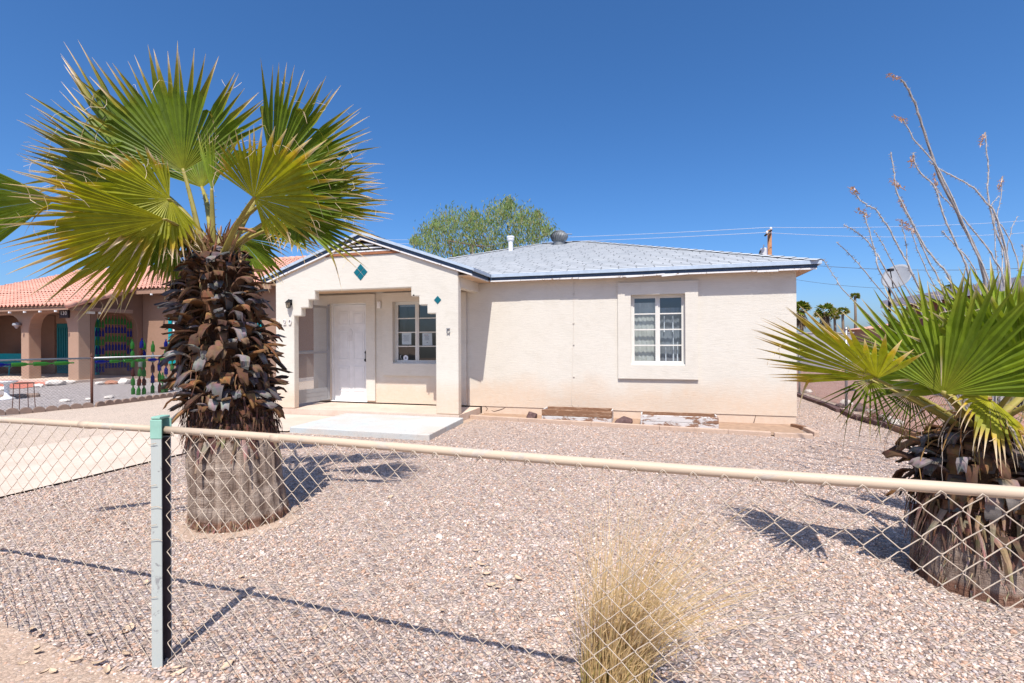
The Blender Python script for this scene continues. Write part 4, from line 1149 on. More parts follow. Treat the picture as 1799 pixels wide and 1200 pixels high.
# ---- the tall palm by the driveway
rp = random.Random(5)
PB = Vector((-2.22, 4.08, 0))
def ax1(z):
    t = max(0, min(1, z / 2.4))
    c = Vector((PB.x - .245 * t ** 1.1, PB.y + .05 * t, 0))
    r = .335 if z < .05 else .345 - .02 * min(1, z / .6)
    if z < .30: r += .015 * (1 - z / .3)
    if z > .6: r = .325 - .085 * min(1, (z - .6) / .5)
    if z > 1.3: r = .24 - .08 * min(1, (z - 1.3) / .9)
    if z > 2.05: r = .17 - .45 * (z - 2.05)
    return c, max(.03, r)
PALM = thing('fan_palm', PB, 'tall fan palm with shaggy brown trunk beside the driveway, left of the porch', 'palm tree', 'fan palms in the front yard')
mb, cl = trunk_mesh(ax1, -.15, 2.3, 70, 120, .026, 2.2); mb.build('trunk', M['trunk'], PALM, col=cl, smooth=True)
mb, cl = boots(PALM, ax1, .84, 2.13, 430, .205, .098, .40, rp, up0=.8); mb.build('leaf_base', M['boot'], PALM, col=cl)['kind'] = 'stuff'
mb, cl = shreds(ax1, .70, 1.02, 650, .10, .012, [(.10, .05, .035), (.15, .075, .05), (.06, .035, .03), (.20, .11, .07)], rp, .10)
m3, c3 = shreds(ax1, .95, 2.2, 700, .12, .005, [(.24, .12, .06), (.16, .08, .045), (.36, .22, .12), (.09, .05, .035)], rp, .16)
m4, c4 = shreds(ax1, .015, .09, 420, .055, .0045, [(.30, .17, .11), (.22, .12, .08), (.38, .26, .18)], rp, .02)
for m_, c_ in ((m3, c3), (m4, c4)):
    b = len(mb.v); mb.v += m_.v; mb.f += [[i + b for i in f] for f in m_.f]; mb.uv += m_.uv; cl += c_
m2, c2 = shreds(ax1, .60, .74, 46, .19, .024, [(.24, .15, .11), (.32, .23, .18), (.16, .09, .07)], rp, .05)
b = len(mb.v); mb.v += m2.v; mb.f += [[i + b for i in f] for f in m2.f]; mb.uv += m2.uv
mb.build('dead_fibre', M['fibre'], PALM, col=cl + c2)['kind'] = 'stuff'
mb, cl = shreds(ax1, 1.98, 2.26, 130, .16, .018, [(.30, .16, .08), (.22, .11, .06), (.42, .28, .16)], rp, .10, -.6); mb.build('crown_fibre', M['fibre'], PALM, col=cl)['kind'] = 'stuff'
CR = Vector((-2.445, 4.12, 2.16))
def F1(hu, hv, hY, tu, tv, tY, span, tw=0, **kw):
    a = R_(rp.uniform(0, 360)); h = spot(hu, hv, hY); t = spot(tu, tv, tY)
    dirn = (h - CR); dirn.z = 0; off = dirn.normalized() * .08 if dirn.length > 1e-3 else Vector()
    frond(PALM, CR + off + Vector((0, 0, rp.uniform(-.12, .12))), h, t, span, tw, rng_=rp, **kw)
F1(322, 300, 4.15, 258, 78, 4.05, 140, 12, nseg=32, lf=.66, droop=.02, cup=.05)                          # great upright fan
F1(262, 322, 4.45, 62, 165, 4.5, 74, 25, nseg=24, lf=.9, droop=.03)                       # upper left
F1(268, 345, 4.3, 50, 290, 4.2, 80, 35, nseg=22, lf=.9, droop=.05)
F1(298, 350, 3.65, 85, 385, 3.15, 225, -12, nseg=38, lf=.38, fp=.8, droop=.09, mat='leaf_yellow', cup=.10, threads=.6)       # front left, yellowing
F1(290, 385, 3.55, 10, 452, 3.0, 92, 25, nseg=28, lf=.85, droop=.06, mat='leaf_yellow', threads=.6)
F1(285, 400, 3.7, 85, 470, 3.35, 90, 25, nseg=24, lf=.85, droop=.05, mat='leaf_yellow', threads=.6)
F1(300, 392, 3.8, 190, 455, 3.55, 120, 20, nseg=26, lf=.75, droop=.16, threads=.5)
F1(330, 392, 3.95, 275, 440, 3.8, 130, 20, nseg=20, lf=.75, droop=.2)
F1(98, 350, 3.25, -230, 352, 2.9, 74, 12, nseg=24, lf=.95, droop=.06, split=.78, mat='leaf_fresh')  # far left, cut by the frame
F1(478, 308, 4.35, 634, 186, 4.4, 112, 14, nseg=32, lf=.9, droop=.05, threads=.5)         # right, upright
F1(446, 348, 3.7, 606, 262, 3.45, 215, 0, nseg=36, lf=.28, fp=.8, droop=.07, mat='leaf_yellow', cup=.12, threads=.5)        # right front
F1(470, 352, 4.0, 655, 300, 4.0, 70, 40, nseg=24, lf=.9, droop=.10)
F1(500, 372, 4.1, 684, 355, 4.0, 86, 30, nseg=26, lf=.85, droop=.06)                      # right, level
F1(522, 388, 4.25, 545, 440, 4.1, 150, 10, nseg=16, lf=.8, droop=.06)
F1(420, 418, 4.6, 505, 475, 4.8, 150, 30, nseg=26, lf=.8, droop=.2)
F1(312, 430, 4.75, 215, 458, 4.9, 120, 25, nseg=24, lf=.8, droop=.12)
F1(355, 330, 4.9, 340, 205, 5.1, 120, 20, nseg=24, lf=.85, droop=.06)
F1(240, 380, 4.6, 110, 330, 4.7, 130, 40, nseg=26, lf=.9, droop=.1)
F1(455, 400, 4.5, 575, 402, 4.8, 80, 45, nseg=20, lf=.9, droop=.08)
F1(372, 335, 4.0, 380, 225, 3.9, 60, 50, nseg=16, lf=.9, droop=.02, mat='leaf_fresh')     # new spear
mb = MB()    # cut petiole stubs in the crown
for u, v, Y, u2, v2, Y2 in ((410, 402, 4.0, 448, 408, 3.9), (330, 425, 3.95, 270, 375, 3.8), (400, 420, 3.95, 425, 380, 3.85)):
    pts = petiole_curve(spot(u, v, Y), spot(u2, v2, Y2), .1, 6); mb = MB(); mb.tube(pts, [.028, .026, .024, .022, .02, .016], 8, flat=.55); mb.build('petiole_stub', M['petiole_dry'], PALM, smooth=True)

# ---- the low palm at the right, against the fence
rq = random.Random(9)
QB = Vector((2.74, 2.96, 0))
def ax2(z):
    r = .31 - .05 * min(1, max(0, z / .5))
    if z > .62: r = .26 - .4 * (z - .62)
    return QB + Vector((.03 * z, 0, 0)), max(.04, r)
PALM2 = thing('fan_palm', QB, 'short wide fan palm with low shaggy trunk at the right end of the fence', 'palm tree', 'fan palms in the front yard')
mb, cl = trunk_mesh(ax2, -.15, .98, 40, 110, .026, 7.7, zdark=.33, colr=((.34, .26, .21), (.15, .10, .08), (.42, .33, .27))); mb.build('trunk', M['trunk'], PALM2, col=cl, smooth=True)
mb, cl = boots(PALM2, ax2, .50, .88, 120, .22, .09, .4, rq, hang=.1, up0=.5); mb.build('leaf_base', M['boot'], PALM2, col=cl)['kind'] = 'stuff'
mb, cl = shreds(ax2, .34, .64, 300, .20, .015, [(.16, .085, .055), (.22, .13, .085), (.10, .06, .045), (.30, .20, .14)], rq, .08)
m2, c2 = shreds(ax2, .02, .38, 420, .09, .005, [(.32, .22, .16), (.40, .29, .21), (.24, .16, .12)], rq, .02)
b = len(mb.v); mb.v += m2.v; mb.f += [[i + b for i in f] for f in m2.f]; mb.uv += m2.uv
mb.build('dead_fibre', M['fibre'], PALM2, col=cl + c2)['kind'] = 'stuff'
CQ = Vector((2.74, 2.95, .84))
def F2(hu, hv, hY, tu, tv, tY, span, tw=0, cr=None, **kw):
    frond(PALM2, Vector(cr) if cr else CQ, spot(hu, hv, hY), spot(tu, tv, tY), span, tw, rng_=rq, **kw)
F2(1657, 692, 2.74, 1722, 474, 2.60, 150, 6, nseg=30, lf=1.12, droop=.0, cup=.05, split=.5, w=.018, threads=.2, wmul=1.1, taper=1.5, mat='leaf_fresh')   # big front fan
F2(1712, 672, 3.2, 1650, 480, 3.3, 120, 10, nseg=34, lf=1.1, droop=.02, split=.5, wmul=1.1, taper=1.4, mat='leaf_fresh', w=.017)
F2(1540, 666, 3.0, 1343, 548, 3.1, 150, 66, nseg=34, lf=.97, droop=.03, mat='leaf_yellow', split=.6, sag=.05, wmul=1.05, taper=1.2)             # left, seen along its edge
F2(1530, 668, 3.15, 1490, 765, 3.1, 190, 5, nseg=18, lf=.8, droop=.05, split=.3, wmul=.6, sag=.05)
F2(1802, 668, 2.7, 1806, 468, 2.5, 190, -15, nseg=32, lf=1.0, droop=.02, wmul=1.1, taper=1.4, mat='leaf_fresh', w=.017)
F2(1600, 690, 3.1, 1560, 775, 3.1, 160, 20, nseg=20, lf=.8, droop=.15, split=.3, wmul=.7)
F2(1640, 660, 3.4, 1520, 560, 3.7, 150, 30, nseg=26, lf=.9, droop=.06, mat='leaf_fresh')
F2(1738, 700, 2.75, 1700, 748, 2.6, 200, 30, nseg=24, lf=.7, droop=.35, mat='leaf_yellow', pet='petiole_dry')
F2(1900, 640, 3.2, 2010, 540, 3.1, 170, 20, nseg=32, lf=.9, droop=.05, mat='leaf_fresh')
F2(1860, 690, 2.6, 1960, 640, 2.4, 170, 20, nseg=30, lf=.9, droop=.1, mat='leaf_fresh')
F2(1760, 600, 3.3, 1770, 440, 3.5, 150, 10, nseg=28, lf=.95, droop=.03, mat='leaf_fresh', split=.5, taper=1.3)
# dead, folded fronds with hanging threads
mb = MB(); cols = []
for i in range(70):
    a = rq.uniform(-PI, PI); p = CQ + Vector((math.cos(a) * rq.uniform(.05, .3), math.sin(a) * rq.uniform(.05, .3), rq.uniform(-.02, .22)))
    l = rq.uniform(.15, .42); pts = [p]; d = Vector((math.cos(a) * .8, math.sin(a) * .8, .25))
    for k in range(6):
        d = (d + Vector((rq.gauss(0, .15), rq.gauss(0, .15), -.38))).normalized(); pts.append(pts[-1] + d * l / 6)
    c = rq.choice([(.55, .45, .36), (.40, .24, .10), (.46, .33, .13), (.62, .52, .46), (.27, .14, .07)]); w = rq.uniform(.002, .010); vs = []
    for k, q in enumerate(pts):
        s = d.cross(Vector((.2, -1, .1))).normalized() * w * (1 - .7 * k / 6); vs += [q - s, q + s]; cols += [c, c]
    mb.add(vs, [(2 * k, 2 * k + 1, 2 * k + 3, 2 * k + 2) for k in range(6)])
mb.build('withered_frond', M['straw'], PALM2, col=cols)['kind'] = 'stuff'
# ================================================================== neighbour's house (same street axes)
NH = thing('tiled_house', L(-22.5, 3.8), 'brown stucco bungalow with salmon clay tile roof and arched porch behind the driveway', 'house', rotz=-TH, framed=True)
ox, oy = -22.5, 3.8
def B4(mb, name, mat, parent=None, **kw):
    mb.v = [(p[0] - ox, p[1] - oy, p[2]) for p in mb.v]; return mb.build(name, mat, parent or NH, **kw)
def arch(xa, xb, spring, top, n=14):
    c = (xa + xb) / 2; hw = (xb - xa) / 2; pts = []
    for i in range(n + 1):
        t = PI - PI * i / n; e = .55
        pts.append((c + hw * math.copysign(abs(math.cos(t)) ** e, math.cos(t)), spring + (top - spring) * math.sin(t) ** .8))
    return pts
RS = .345
rz = lambda y: 2.76 + RS * (y - 3.3)
# porch front wall with two arches on columns
poly = [(-33, .0), (-31.3, .0)] + arch(-31.3, -28.45, 1.75, 2.56) + [(-31.3 + 2.85, .0), (-28.0, .0)] + arch(-28.0, -25.48, 1.75, 2.56) + [(-25.48, .0), (-25.06, .0)] + arch(-25.06, -22.98, 1.75, 2.60) + [(-22.98, 0), (-22.45, 0), (-22.45, 2.88), (-33, 2.88)]
mb = MB(); mb.prism(poly, 3.8, 4.22); B4(mb, 'porch_wall', M['nstucco2'], bevel=.03)
# porch side wall with its wide arch
pa = [(p[0], p[1]) for p in arch(4.36, 5.96, 1.75, 2.62)]
poly = [(4.225, .0), (4.36, .0)] + pa + [(5.96, .0), (6.20, .0), (6.20, 3.72), (4.225, 3.04)]
mb = MB(); mb.prism(poly, -22.75, -22.45, 'yz'); B4(mb, 'porch_wall', M['nstucco_shade'], bevel=.03)
# main body
mb = MB(); win = (-20.9, -19.5, .75, 2.35); win2 = (-17.9, -16.7, .75, 2.35)
mb.wall(-33.1, -15.9, 0, 3.55, [win, win2, (-27.5, -26.6, .12, 2.3)], 6.205, 6.4)
mb.box(-33.1, -32.9, 6.401, 17, 0, 3.5); mb.box(-16.1, -15.9, 6.401, 17, 0, 3.5); mb.box(-33.1, -15.9, 17, 17.2, 0, 3.5)
mb.box(-30.7, -16.2, 9, 9.1, 0, 3.2)
B4(mb, 'wall', M['nstucco'])
mb = MB(); mb.box(-33, -22.76, 4.23, 6.2, 2.66, 2.7); mb.box(-33, -32.8, 4.23, 6.2, .1, 2.65); B4(mb, 'porch_ceiling', M['nstucco_shade'])  # ceiling coloured as shaded; unseen end wall added to keep light out
mb = MB(); mb.box(-32.79, -27.52, 6.17, 6.2, .1, 2.65); mb.box(-26.58, -22.76, 6.17, 6.2, .1, 2.65); B4(mb, 'shaded_back_wall', M['nstucco_shade'])  # lining over the back wall, porch shade in its colour
mb = MB(); mb.box(-33, -22.3, 3.5, 6.2, -.1, .09); B4(mb, 'porch_floor', M['concrete'])
mb = MB(); mb.box(-27.48, -26.62, 6.23, 6.28, .12, 2.29)
for k in range(6): mb.box(-27.45 + k * .14, -27.45 + k * .14 + .1, 6.205, 6.229, .3, 2.1)
B4(mb, 'door', M['turq_dark'])
mb = MB(); mb.box(-25.95, -25.45, 6.05, 6.168, .1, 2.5); mb.box(-24.95, -24.85, 6.05, 6.168, .1, 2.5); B4(mb, 'door_shutter', M['turq'])
def nwin(w):
    a, b, c, d = w
    mb = MB(); mb.ring(a - .16, b + .16, c - .16, d + .16, .155, 6.15, 6.21); t = B4(mb, 'window', M['turq'])
    mb = MB(); mb.ring(a, b, c, d, .07, 6.22, 6.28); m_ = (a + b) / 2; mb.box(m_ - .035, m_ + .035, 6.22, 6.28, c + .07, d - .07); B4(mb, 'frame', M['white'], t)
    mb = MB(); mb.quad((a, 6.27, c), (b, 6.27, c), (b, 6.27, d), (a, 6.27, d)); B4(mb, 'pane', M['glass'], t)
nwin(win); nwin(win2)
# barrel tile roof: real corrugation, courses stepped
def tile_sheet(x0, x1, ya, yb, z_of, per=.215, course=.36):
    mb = MB(); nx = int((x1 - x0) / per) * 8; cs = int((yb - ya) / course)
    for j in range(cs):
        y0_, y1_ = ya + j * course, ya + (j + 1) * course + .03
        vs = []
        for yy, lift in ((y0_, .045), (y1_, .004)):
            for i in range(nx + 1):
                x = x0 + (x1 - x0) * i / nx; ph = ((x - x0) / per) % 1
                h = .075 * math.sin(PI * ph / .62) if ph < .62 else -.02 * math.sin(PI * (ph - .62) / .38)
                vs.append((x, yy + (.012 * noise.noise(Vector((x * 9, j * 7, 0))) if yy == y0_ else 0), z_of(yy) + h + lift))
        m_ = nx + 1; fs = [(i, i + 1, m_ + i + 1, m_ + i) for i in range(nx)]
        mb.add(vs, fs)
    return mb
yr = 11.0
mb = tile_sheet(-33.6, -22.12, 3.28, 5.58, rz); m2 = tile_sheet(-33.6, -15.5, 5.56, yr, rz)
b = len(mb.v); mb.v += m2.v; mb.f += [[i + b for i in f] for f in m2.f]; mb.uv += m2.uv
NR = B4(mb, 'roof', M['tile'], smooth=False)
mb = MB(); mb.quad((-33.6, 3.3, rz(3.3) - .02), (-22.2, 3.3, rz(3.3) - .02), (-22.2, 5.6, rz(5.6) - .02), (-33.6, 5.6, rz(5.6) - .02))
mb.quad((-33.6, 5.58, rz(5.58) - .02), (-15.5, 5.58, rz(5.58) - .02), (-15.5, yr, rz(yr) - .02), (-33.6, yr, rz(yr) - .02))
mb.quad((-15.5, yr, rz(yr)), (-15.5, 17.5, 3.5), (-33.6, 17.5, 3.5), (-33.6, yr, rz(yr)))
B4(mb, 'roof_deck', M['nstucco'], NR)
vt = MB()
for i in range(8):   # verge tiles along the porch's right edge
    y0_ = 3.2 + i * .31; vt.tube([(-22.1, y0_, rz(y0_) + .04), (-22.1, y0_ + .33, rz(y0_ + .33) + .015)], [.115, .095], 12)
B4(vt, 'verge_tile', M['tile'], NR, smooth=True)
mb = MB()
for i in range(52):
    x = -33.6 + i * .35; mb.tube([(x, yr, rz(yr) + .05), (x + .37, yr, rz(yr) + .03)], [.13, .11], 10)
B4(mb, 'ridge_tile', M['tile'], NR, smooth=True)
mb = MB(); mb.box(-33.6, -22.22, 3.34, 3.40, 2.62, 2.77); mb.box(-22.24, -22.2, 3.41, 5.6, 2.60, 2.74); mb.box(-22.1, -15.6, 5.6, 5.66, 3.36, 3.53); B4(mb, 'fascia', M['nstucco'])
mb = MB()
for x in (-26.8, -26.0, -25.2, -24.4, -23.6, -22.8): mb.box(x - .035, x + .035, 3.28, 3.335, 2.55, 2.61)
for x in (-21.2, -19.6, -18.0): mb.box(x - .035, x + .035, 5.55, 5.6, 3.3, 3.36)
B4(mb, 'rafter_end', M['white'])
# number board, lamps
mb = MB(); mb.box(-23.32, -22.86, 3.74, 3.795, 2.36, 2.70); nb = B4(mb, 'number_board', M['sign'])
t = text_mesh('house_number', '130', .20, M['numeral_white'], nb, Matrix.Translation((-23.09 - ox, 3.735 - oy, 2.53)) @ Matrix.Rotation(R_(90), 4, 'X'), .004)
mb = MB(); mb.box(-22.44, -22.36, 4.05, 4.32, 2.52, 2.72); mb.tube([(-22.4, 4.5, 2.60), (-22.28, 4.42, 2.56)], .05, 8); mb.tube([(-22.4, 4.62, 2.66), (-22.26, 4.6, 2.64)], .05, 8); B4(mb, 'flood_light', M['white'], bevel=.01)
mb = MB(); mb.lathe([(0, .1), (.11, .08), (.13, .0), (.07, -.05), (.03, -.12), (0, -.13)], (-25.5, 3.68, 2.12), 8); mb.tube([(-25.5, 3.8, 2.2), (-25.5, 3.68, 2.22)], .02, 6); B4(mb, 'porch_lamp', M['alu'])
# turquoise bench inside the porch
t = thing('bench', L(-29.2, 5.2), 'turquoise metal bench in the shade of the neighbour\'s arched porch', 'bench', None, -TH, True)
for nm, bx in (('seat', (-1.0, 1.0, -.25, .25, .46, .5)), ('backrest', (-1.0, 1.0, .26, .3, .55, 1.0))):
    mb = MB(); mb.box(*bx); mb.build(nm, M['turq'], t, bevel=.01)
for sx in (-.9, .9):
    for sy in (-.2, .28):
        mb = MB(); mb.tube([(sx, sy, .458), (sx * 1.08, sy * 1.3, .09)], .025, 6); mb.build('leg', M['turq'], t)

# ---- bottles
bot = None
def bottle_mesh(sc=1.0):
    mb = MB(); mb.lathe([(0, 0), (.036, .0), (.038, .01), (.038, .165), (.030, .20), (.015, .235), (.013, .29), (.016, .295), (.016, .305), (.0, .306)], (0, 0, 0), 10); return mb
bm_cache = {}
def bottle(parent, mat, Mx):
    if mat not in bm_cache:
        o = bottle_mesh().build('bottle', M[mat], parent, smooth=True, rel=False); bm_cache[mat] = o
    else:
        o = bm_cache[mat].copy(); C.objects.link(o); o.parent = parent
    o.matrix_local = Mx; return o
cols = ['b_green', 'b_green', 'b_brown', 'b_clear', 'b_blue']
tops = [(234, 693, 597, 'ggbg g', 'leftmost'), (243, 694, 595, 'gbgcbB', None), (253, 693, 598, 'gbggB', None), (268, 691, 600, 'gBbcg', None), (281, 690, 632, 'gbgB', None), (292, 689, 596, 'gcBbgB', None), (286, 690, 655, 'gg', None), (302, 686, 600, 'bcggb', None), (312, 684, 640, 'gcbB', None), (322, 682, 625, 'gbcB', None), (333, 680, 640, 'gbB', None)]
code = {'g': 'b_green', 'b': 'b_brown', 'c': 'b_clear', 'B': 'b_blue', ' ': 'b_green'}
labs = ['bottle stack with a tall green bottle on top, leftmost by the fence', 'leaning bottle stack topped by a blue bottle, second from the left', 'bottle stack with a blue top bottle over three green and a brown one', 'bottle stack with a green top bottle and a brown and a blue one lower down', 'shorter bottle stack topped by a blue bottle, left of the tall straight one', 'tall straight bottle stack with blue over green bottles before the tan wall', 'lowest pair of green bottles among the stacks', 'bottle stack with a brown top bottle nearest the turquoise window', 'bottle stack half hidden by the palm trunk leaves, third from the right', 'bottle stack half hidden by the palm trunk leaves, second from the right', 'bottle stack half hidden by the palm trunk leaves, rightmost']
for (u, v, tv, seq, _), lab in zip(tops, labs):
    p = onground(u, v); hgt = (v - tv) / FPX * p.y
    t = thing('bottle_stack', p, lab, 'bottle stack', 'stacks of glass bottles along the neighbour fence')
    n = max(2, round(hgt / .27)); seq = (seq * 3)[:n] if n > len(seq) else seq[-n:]
    lean = random.uniform(-.02, .02) if u != 243 else .07
    mb = MB(); mb.tube([(p.x, p.y, -.1), (p.x + lean * hgt, p.y, hgt - .02)], .006, 5); mb.build('rod', M['rust_metal'], t)
    for i, chv in enumerate(seq):
        bottle(t, code[chv], Matrix.Translation((lean * i * hgt / n, 0, i * hgt / n)) @ Matrix.Rotation(lean, 4, 'Y') @ Matrix.Diagonal((1.25, 1.25, hgt / n / .295, 1)))
# bottles strung in the porch side arch
for k in range(12):
    y = 4.52 + k * .118; top = 2.50 if 2 < k < 10 else 2.36
    t = thing('bottle_string', L(-22.6, y, .25), 'string of green and blue bottles hanging in the side arch of the brown porch', 'bottle string', 'strings of bottles in the porch arch', -TH, True)
    mb = MB(); mb.tube([(0, 0, .1), (0, 0, top - .2)], .004, 4); mb.build('cord', M['rust_metal'], t)
    for i in range(6):
        bottle(t, ['b_green', 'b_blue'][i % 2], Matrix.Translation((0, 0, top - .25 - .34 * (i + 1))) @ Matrix.Diagonal((1.05, 1.05, 1.06, 1)))

# ================================================================== fence between the drives
NA, NBp = Vector((-10.9, 8.9, 0)), Vector((-8.75, 15.6, 0))
def plain_fence(pts, hgt, name, lab, posts, rail_m, post_m, mesh_m, pitch=.062, wr=.0022, group=None, low=.04):
    t = thing(name, pts[0], lab, 'fence', group)
    mb = MB()
    for A, B in zip(pts[:-1], pts[1:]):
        A, B = Vector(A), Vector(B); d = B - A; ln = d.length; d.normalize()
        for i in range(int(-hgt / pitch), int(ln / pitch)):
            for sg in (1, -1):
                a0, a1 = i * pitch, i * pitch + (hgt - low)
                z0, z1 = (low, hgt) if sg > 0 else (hgt, low)
                def cl(s, z, s2, z2):
                    return s, z
                s0, s1 = max(0, a0), min(ln, a1)
                if s1 <= s0: continue
                f = lambda s: z0 + (z1 - z0) * (s - a0) / (a1 - a0)
                mb.tube([A + d * s0 + Vector((0, 0, f(s0))), A + d * s1 + Vector((0, 0, f(s1)))], wr, 3, cap=False)
    mb.build('wire_mesh', mesh_m, t)
    for A, B in zip(pts[:-1], pts[1:]):
        mb = MB(); mb.tube([Vector(A) + Vector((0, 0, hgt)), Vector(B) + Vector((0, 0, hgt))], .02, 10); mb.build('top_rail', rail_m, t, smooth=True)
    for p, h in posts:
        mb = MB(); p = Vector(p); mb.tube([p + Vector((0, 0, -.2)), p + Vector((0, 0, h))], .026, 10); mb.lathe([(.03, h), (.03, h + .02), (.015, h + .05), (0, h + .06)], p, 10); mb.build('post', post_m, t, smooth=True)
    return t
pA = Vector((-9.40, 11.2, 0)); dN = (Vector((-8.86, 13.97, 0)) - pA).normalized(); pL = Vector((-10.75, 9.55, 0))
lo_ = Vector((-12.6, 6.6, 0))
plain_fence([lo_, pA, pA + dN * 9], 1.09, 'chain_link_fence', 'chain-link fence with dark post and thin grey rail between the driveway and the brown house', [(lo_, 1.1), (pA, 1.13), (pA + dN * 3.6, 1.12), (pA + dN * 7, 1.12)], M['metal'], M['rust_metal'], M['mesh_dim'], wr=.0016)
# bottles strung under the rail
t = thing('bottle_garland', lo_ + Vector((0, 0, 1.0)), 'row of green and blue bottles strung lengthwise under the rail of the neighbour fence', 'bottle garland')
dd = (pA - lo_); ln = dd.length; dd.normalize()
q = dd.to_track_quat('Z', 'Y').to_matrix().to_4x4()
for i in range(int(ln / .33)):
    s = .05 + i * .33
    bottle(t, 'b_blue' if i % 5 == 2 else 'b_green', Matrix.Translation(dd * s + Vector((.02, -.06, .0))) @ q @ Matrix.Diagonal((1.1, 1.1, 1.05, 1)))
dd2 = dN; q = dd2.to_track_quat('Z', 'Y').to_matrix().to_4x4()
for i in range(7):
    bottle(t, 'b_blue' if i % 4 == 0 else 'b_green', Matrix.Translation(pA - lo_ + dd2 * (.1 + i * .33) + Vector((.03, -.05, 0))) @ q)
# scalloped edging
mb = MB()
for A, B in ((lo_, pA), (pA, pA + dN * 5)):
    d = B - A; ln = d.length; d.normalize(); nrm_ = Vector((-d.y, d.x, 0)); n = int(ln / .2)
    for i in range(n):
        c = A + d * ((i + .5) * ln / n) + nrm_ * -.10 + Vector((0, 0, random.uniform(-.01, .01)))
        pr = [(-.095, -.06), (.095, -.06), (.095, .05)] + [(.095 * math.cos(t), .05 + .07 * math.sin(t)) for t in (PI * .2, PI * .4, PI * .6, PI * .8)] + [(-.095, .05)]
        k = len(pr); vs = [c + d * x + Vector((0, 0, z)) + nrm_ * .03 for x, z in pr] + [c + d * x + Vector((0, 0, z)) - nrm_ * .03 for x, z in pr]
        mb.add(vs, [tuple(range(k)), tuple(range(2 * k - 1, k - 1, -1))] + [(j, (j + 1) % k, k + (j + 1) % k, k + j) for j in range(k)])
single('scalloped_edging', mb, m_plain('brown edging block', (.27, .19, .15), .9, .25, 9, bump=.3), pA, 'scalloped brown edging blocks along the foot of the neighbour fence', 'edging')
mb = MB(); A = onground(-20, 702); B = onground(70, 697); d = B - A; n = 12
for i in range(n):
    c = A + d * (i / n); mb.lathe([(.09, -.05), (.09, .06), (.06, .1), (0, .11)], c, 8)
single('scalloped_edging', mb, bpy.data.materials['brown edging block'], A, 'short second row of scalloped edging behind the wire plant stand', 'edging')
# red painted patio before the arches, stones, stand, pedestal
sheet('patio', [onground(u, v).to_2d() for u, v in ((-60, 682), (-60, 668), (90, 667), (86, 676), (40, 683))], .012, M['red_floor'])
for i, (u, v, s, m_, lab) in enumerate(((98, 677, .32, 'rock_white', 'long pale flat rock at the edge of the red patio'), (68, 680, .2, 'rock_white', 'white rock left of the long flat rock by the patio'), (119, 674, .22, 'rock_white', 'pale rock at the foot of the second porch column'), (220, 674, .3, 'rock_white', 'big white rock in front of the porch side arch'), (196, 675, .22, 'rock_red', 'reddish rock left of the big white rock'), (192, 700, .13, 'rock_white', 'brown and white rock just inside the fence edging'), (155, 703, .10, 'rock_white', 'white stone beside the dark fence post'), (115, 706, .12, 'rock_white', 'pale stone between the plant stand and the dark post'), (250, 672, .2, 'rock_red', 'reddish rock behind the left bottle stacks'), (275, 671, .2, 'rock_red', 'reddish rock behind the middle bottle stacks'), (175, 676, .18, 'rock_white', 'white rock between second column and side arch'), (5, 686, .2, 'rock_white', 'pale rock at the left end of the red patio'))):
    p = onground(u, v); rock('rock', (p.x, p.y, 0), (s, s * .6, s * .4), M[m_], lab, 'rock', 'rocks in the neighbour yard', seed=i + 30)
p = onground(42, 718); t = thing('plant_stand', p, 'rusty wire plant stand with four legs inside the neighbour fence', 'plant stand')
W_ = .17
mb = MB(); mb.tube([p + Vector((W_ * math.cos(a * PI / 10), W_ * math.sin(a * PI / 10), .56)) for a in range(21)], .009, 5); mb.tube([p + Vector((-W_, 0, .56)), p + Vector((W_, 0, .56))], .007, 4); mb.build('top_ring', M['rust_metal'], t)
for a in range(4):
    c, s = math.cos(a * PI / 2 + .4), math.sin(a * PI / 2 + .4); mb = MB()
    mb.tube([p + Vector((W_ * c, W_ * s, .56)), p + Vector((W_ * 1.05 * c, W_ * 1.05 * s, .3)), p + Vector((W_ * 1.15 * c, W_ * 1.15 * s, 0))], .008, 5); mb.build('leg', M['rust_metal'], t)
p = onground(12, 702); mb = MB(); mb.lathe([(.17, 0), (.16, .04), (.07, .08), (.05, .12), (.05, .36), (.07, .4), (.2, .44), (.22, .47), (.0, .46)], p, 16)
single('bird_bath', mb, M['white'], p, 'white pedestal bird bath at the left edge behind the neighbour fence', 'bird bath', smooth=True)

# ================================================================== right-hand boundary
fp = [L(1.46, -2.2), L(1.40, 2.146), L(1.36, 5.4), L(1.33, 16)]
plain_fence(fp, .98, 'chain_link_fence', 'low chain-link fence with pale posts running back along the right side of the house', [(fp[0], 1.0), (fp[1], 1.62), (fp[2], 1.02), (fp[3], 1.1)], M['metal'], M['metal'], M['metal'], .055, .0018)
mb = MB(); pts = [(1.20, 6.2), (1.22, 5.2), (1.22, 3.9), (1.26, 2.7), (1.20, 1.9)]
for a, b in zip(pts[:-1], pts[1:]):
    A, B = Vector((*a, .02)), Vector((*b, .02)); d = B - A; mb.obox((A + B) / 2, d / 2 * .99, Vector((-d.y, d.x, 0)).normalized() * .06, (0, 0, .05))
mb.v = [tuple(L(*p)) for p in mb.v]; single('timber_edging', mb, M['rock_dark'], L(1.22, 4), 'dark timber edging along the foot of the right-hand fence', 'edging', bevel=.01)
mb = MB(); pts = [(1.22, 1.75), (1.16, 1.1), (1.26, .4), (1.34, .0)]
n = 26
for i in range(n):
    f = i / n * 3; k = int(f); a = Vector((*pts[k], 0)).lerp(Vector((*pts[k + 1], 0)), f - k)
    mb.obox(a + Vector((0, 0, .03)), (.05, .01, 0), (-.005, .03, 0), (0, 0, random.uniform(.045, .06)))
mb.v = [tuple(L(*p)) for p in mb.v]; single('brick_edging', mb, M['rock_dark'], L(1.2, 1), 'curved row of small dark bricks edging the right-hand fence', 'edging', bevel=.006)
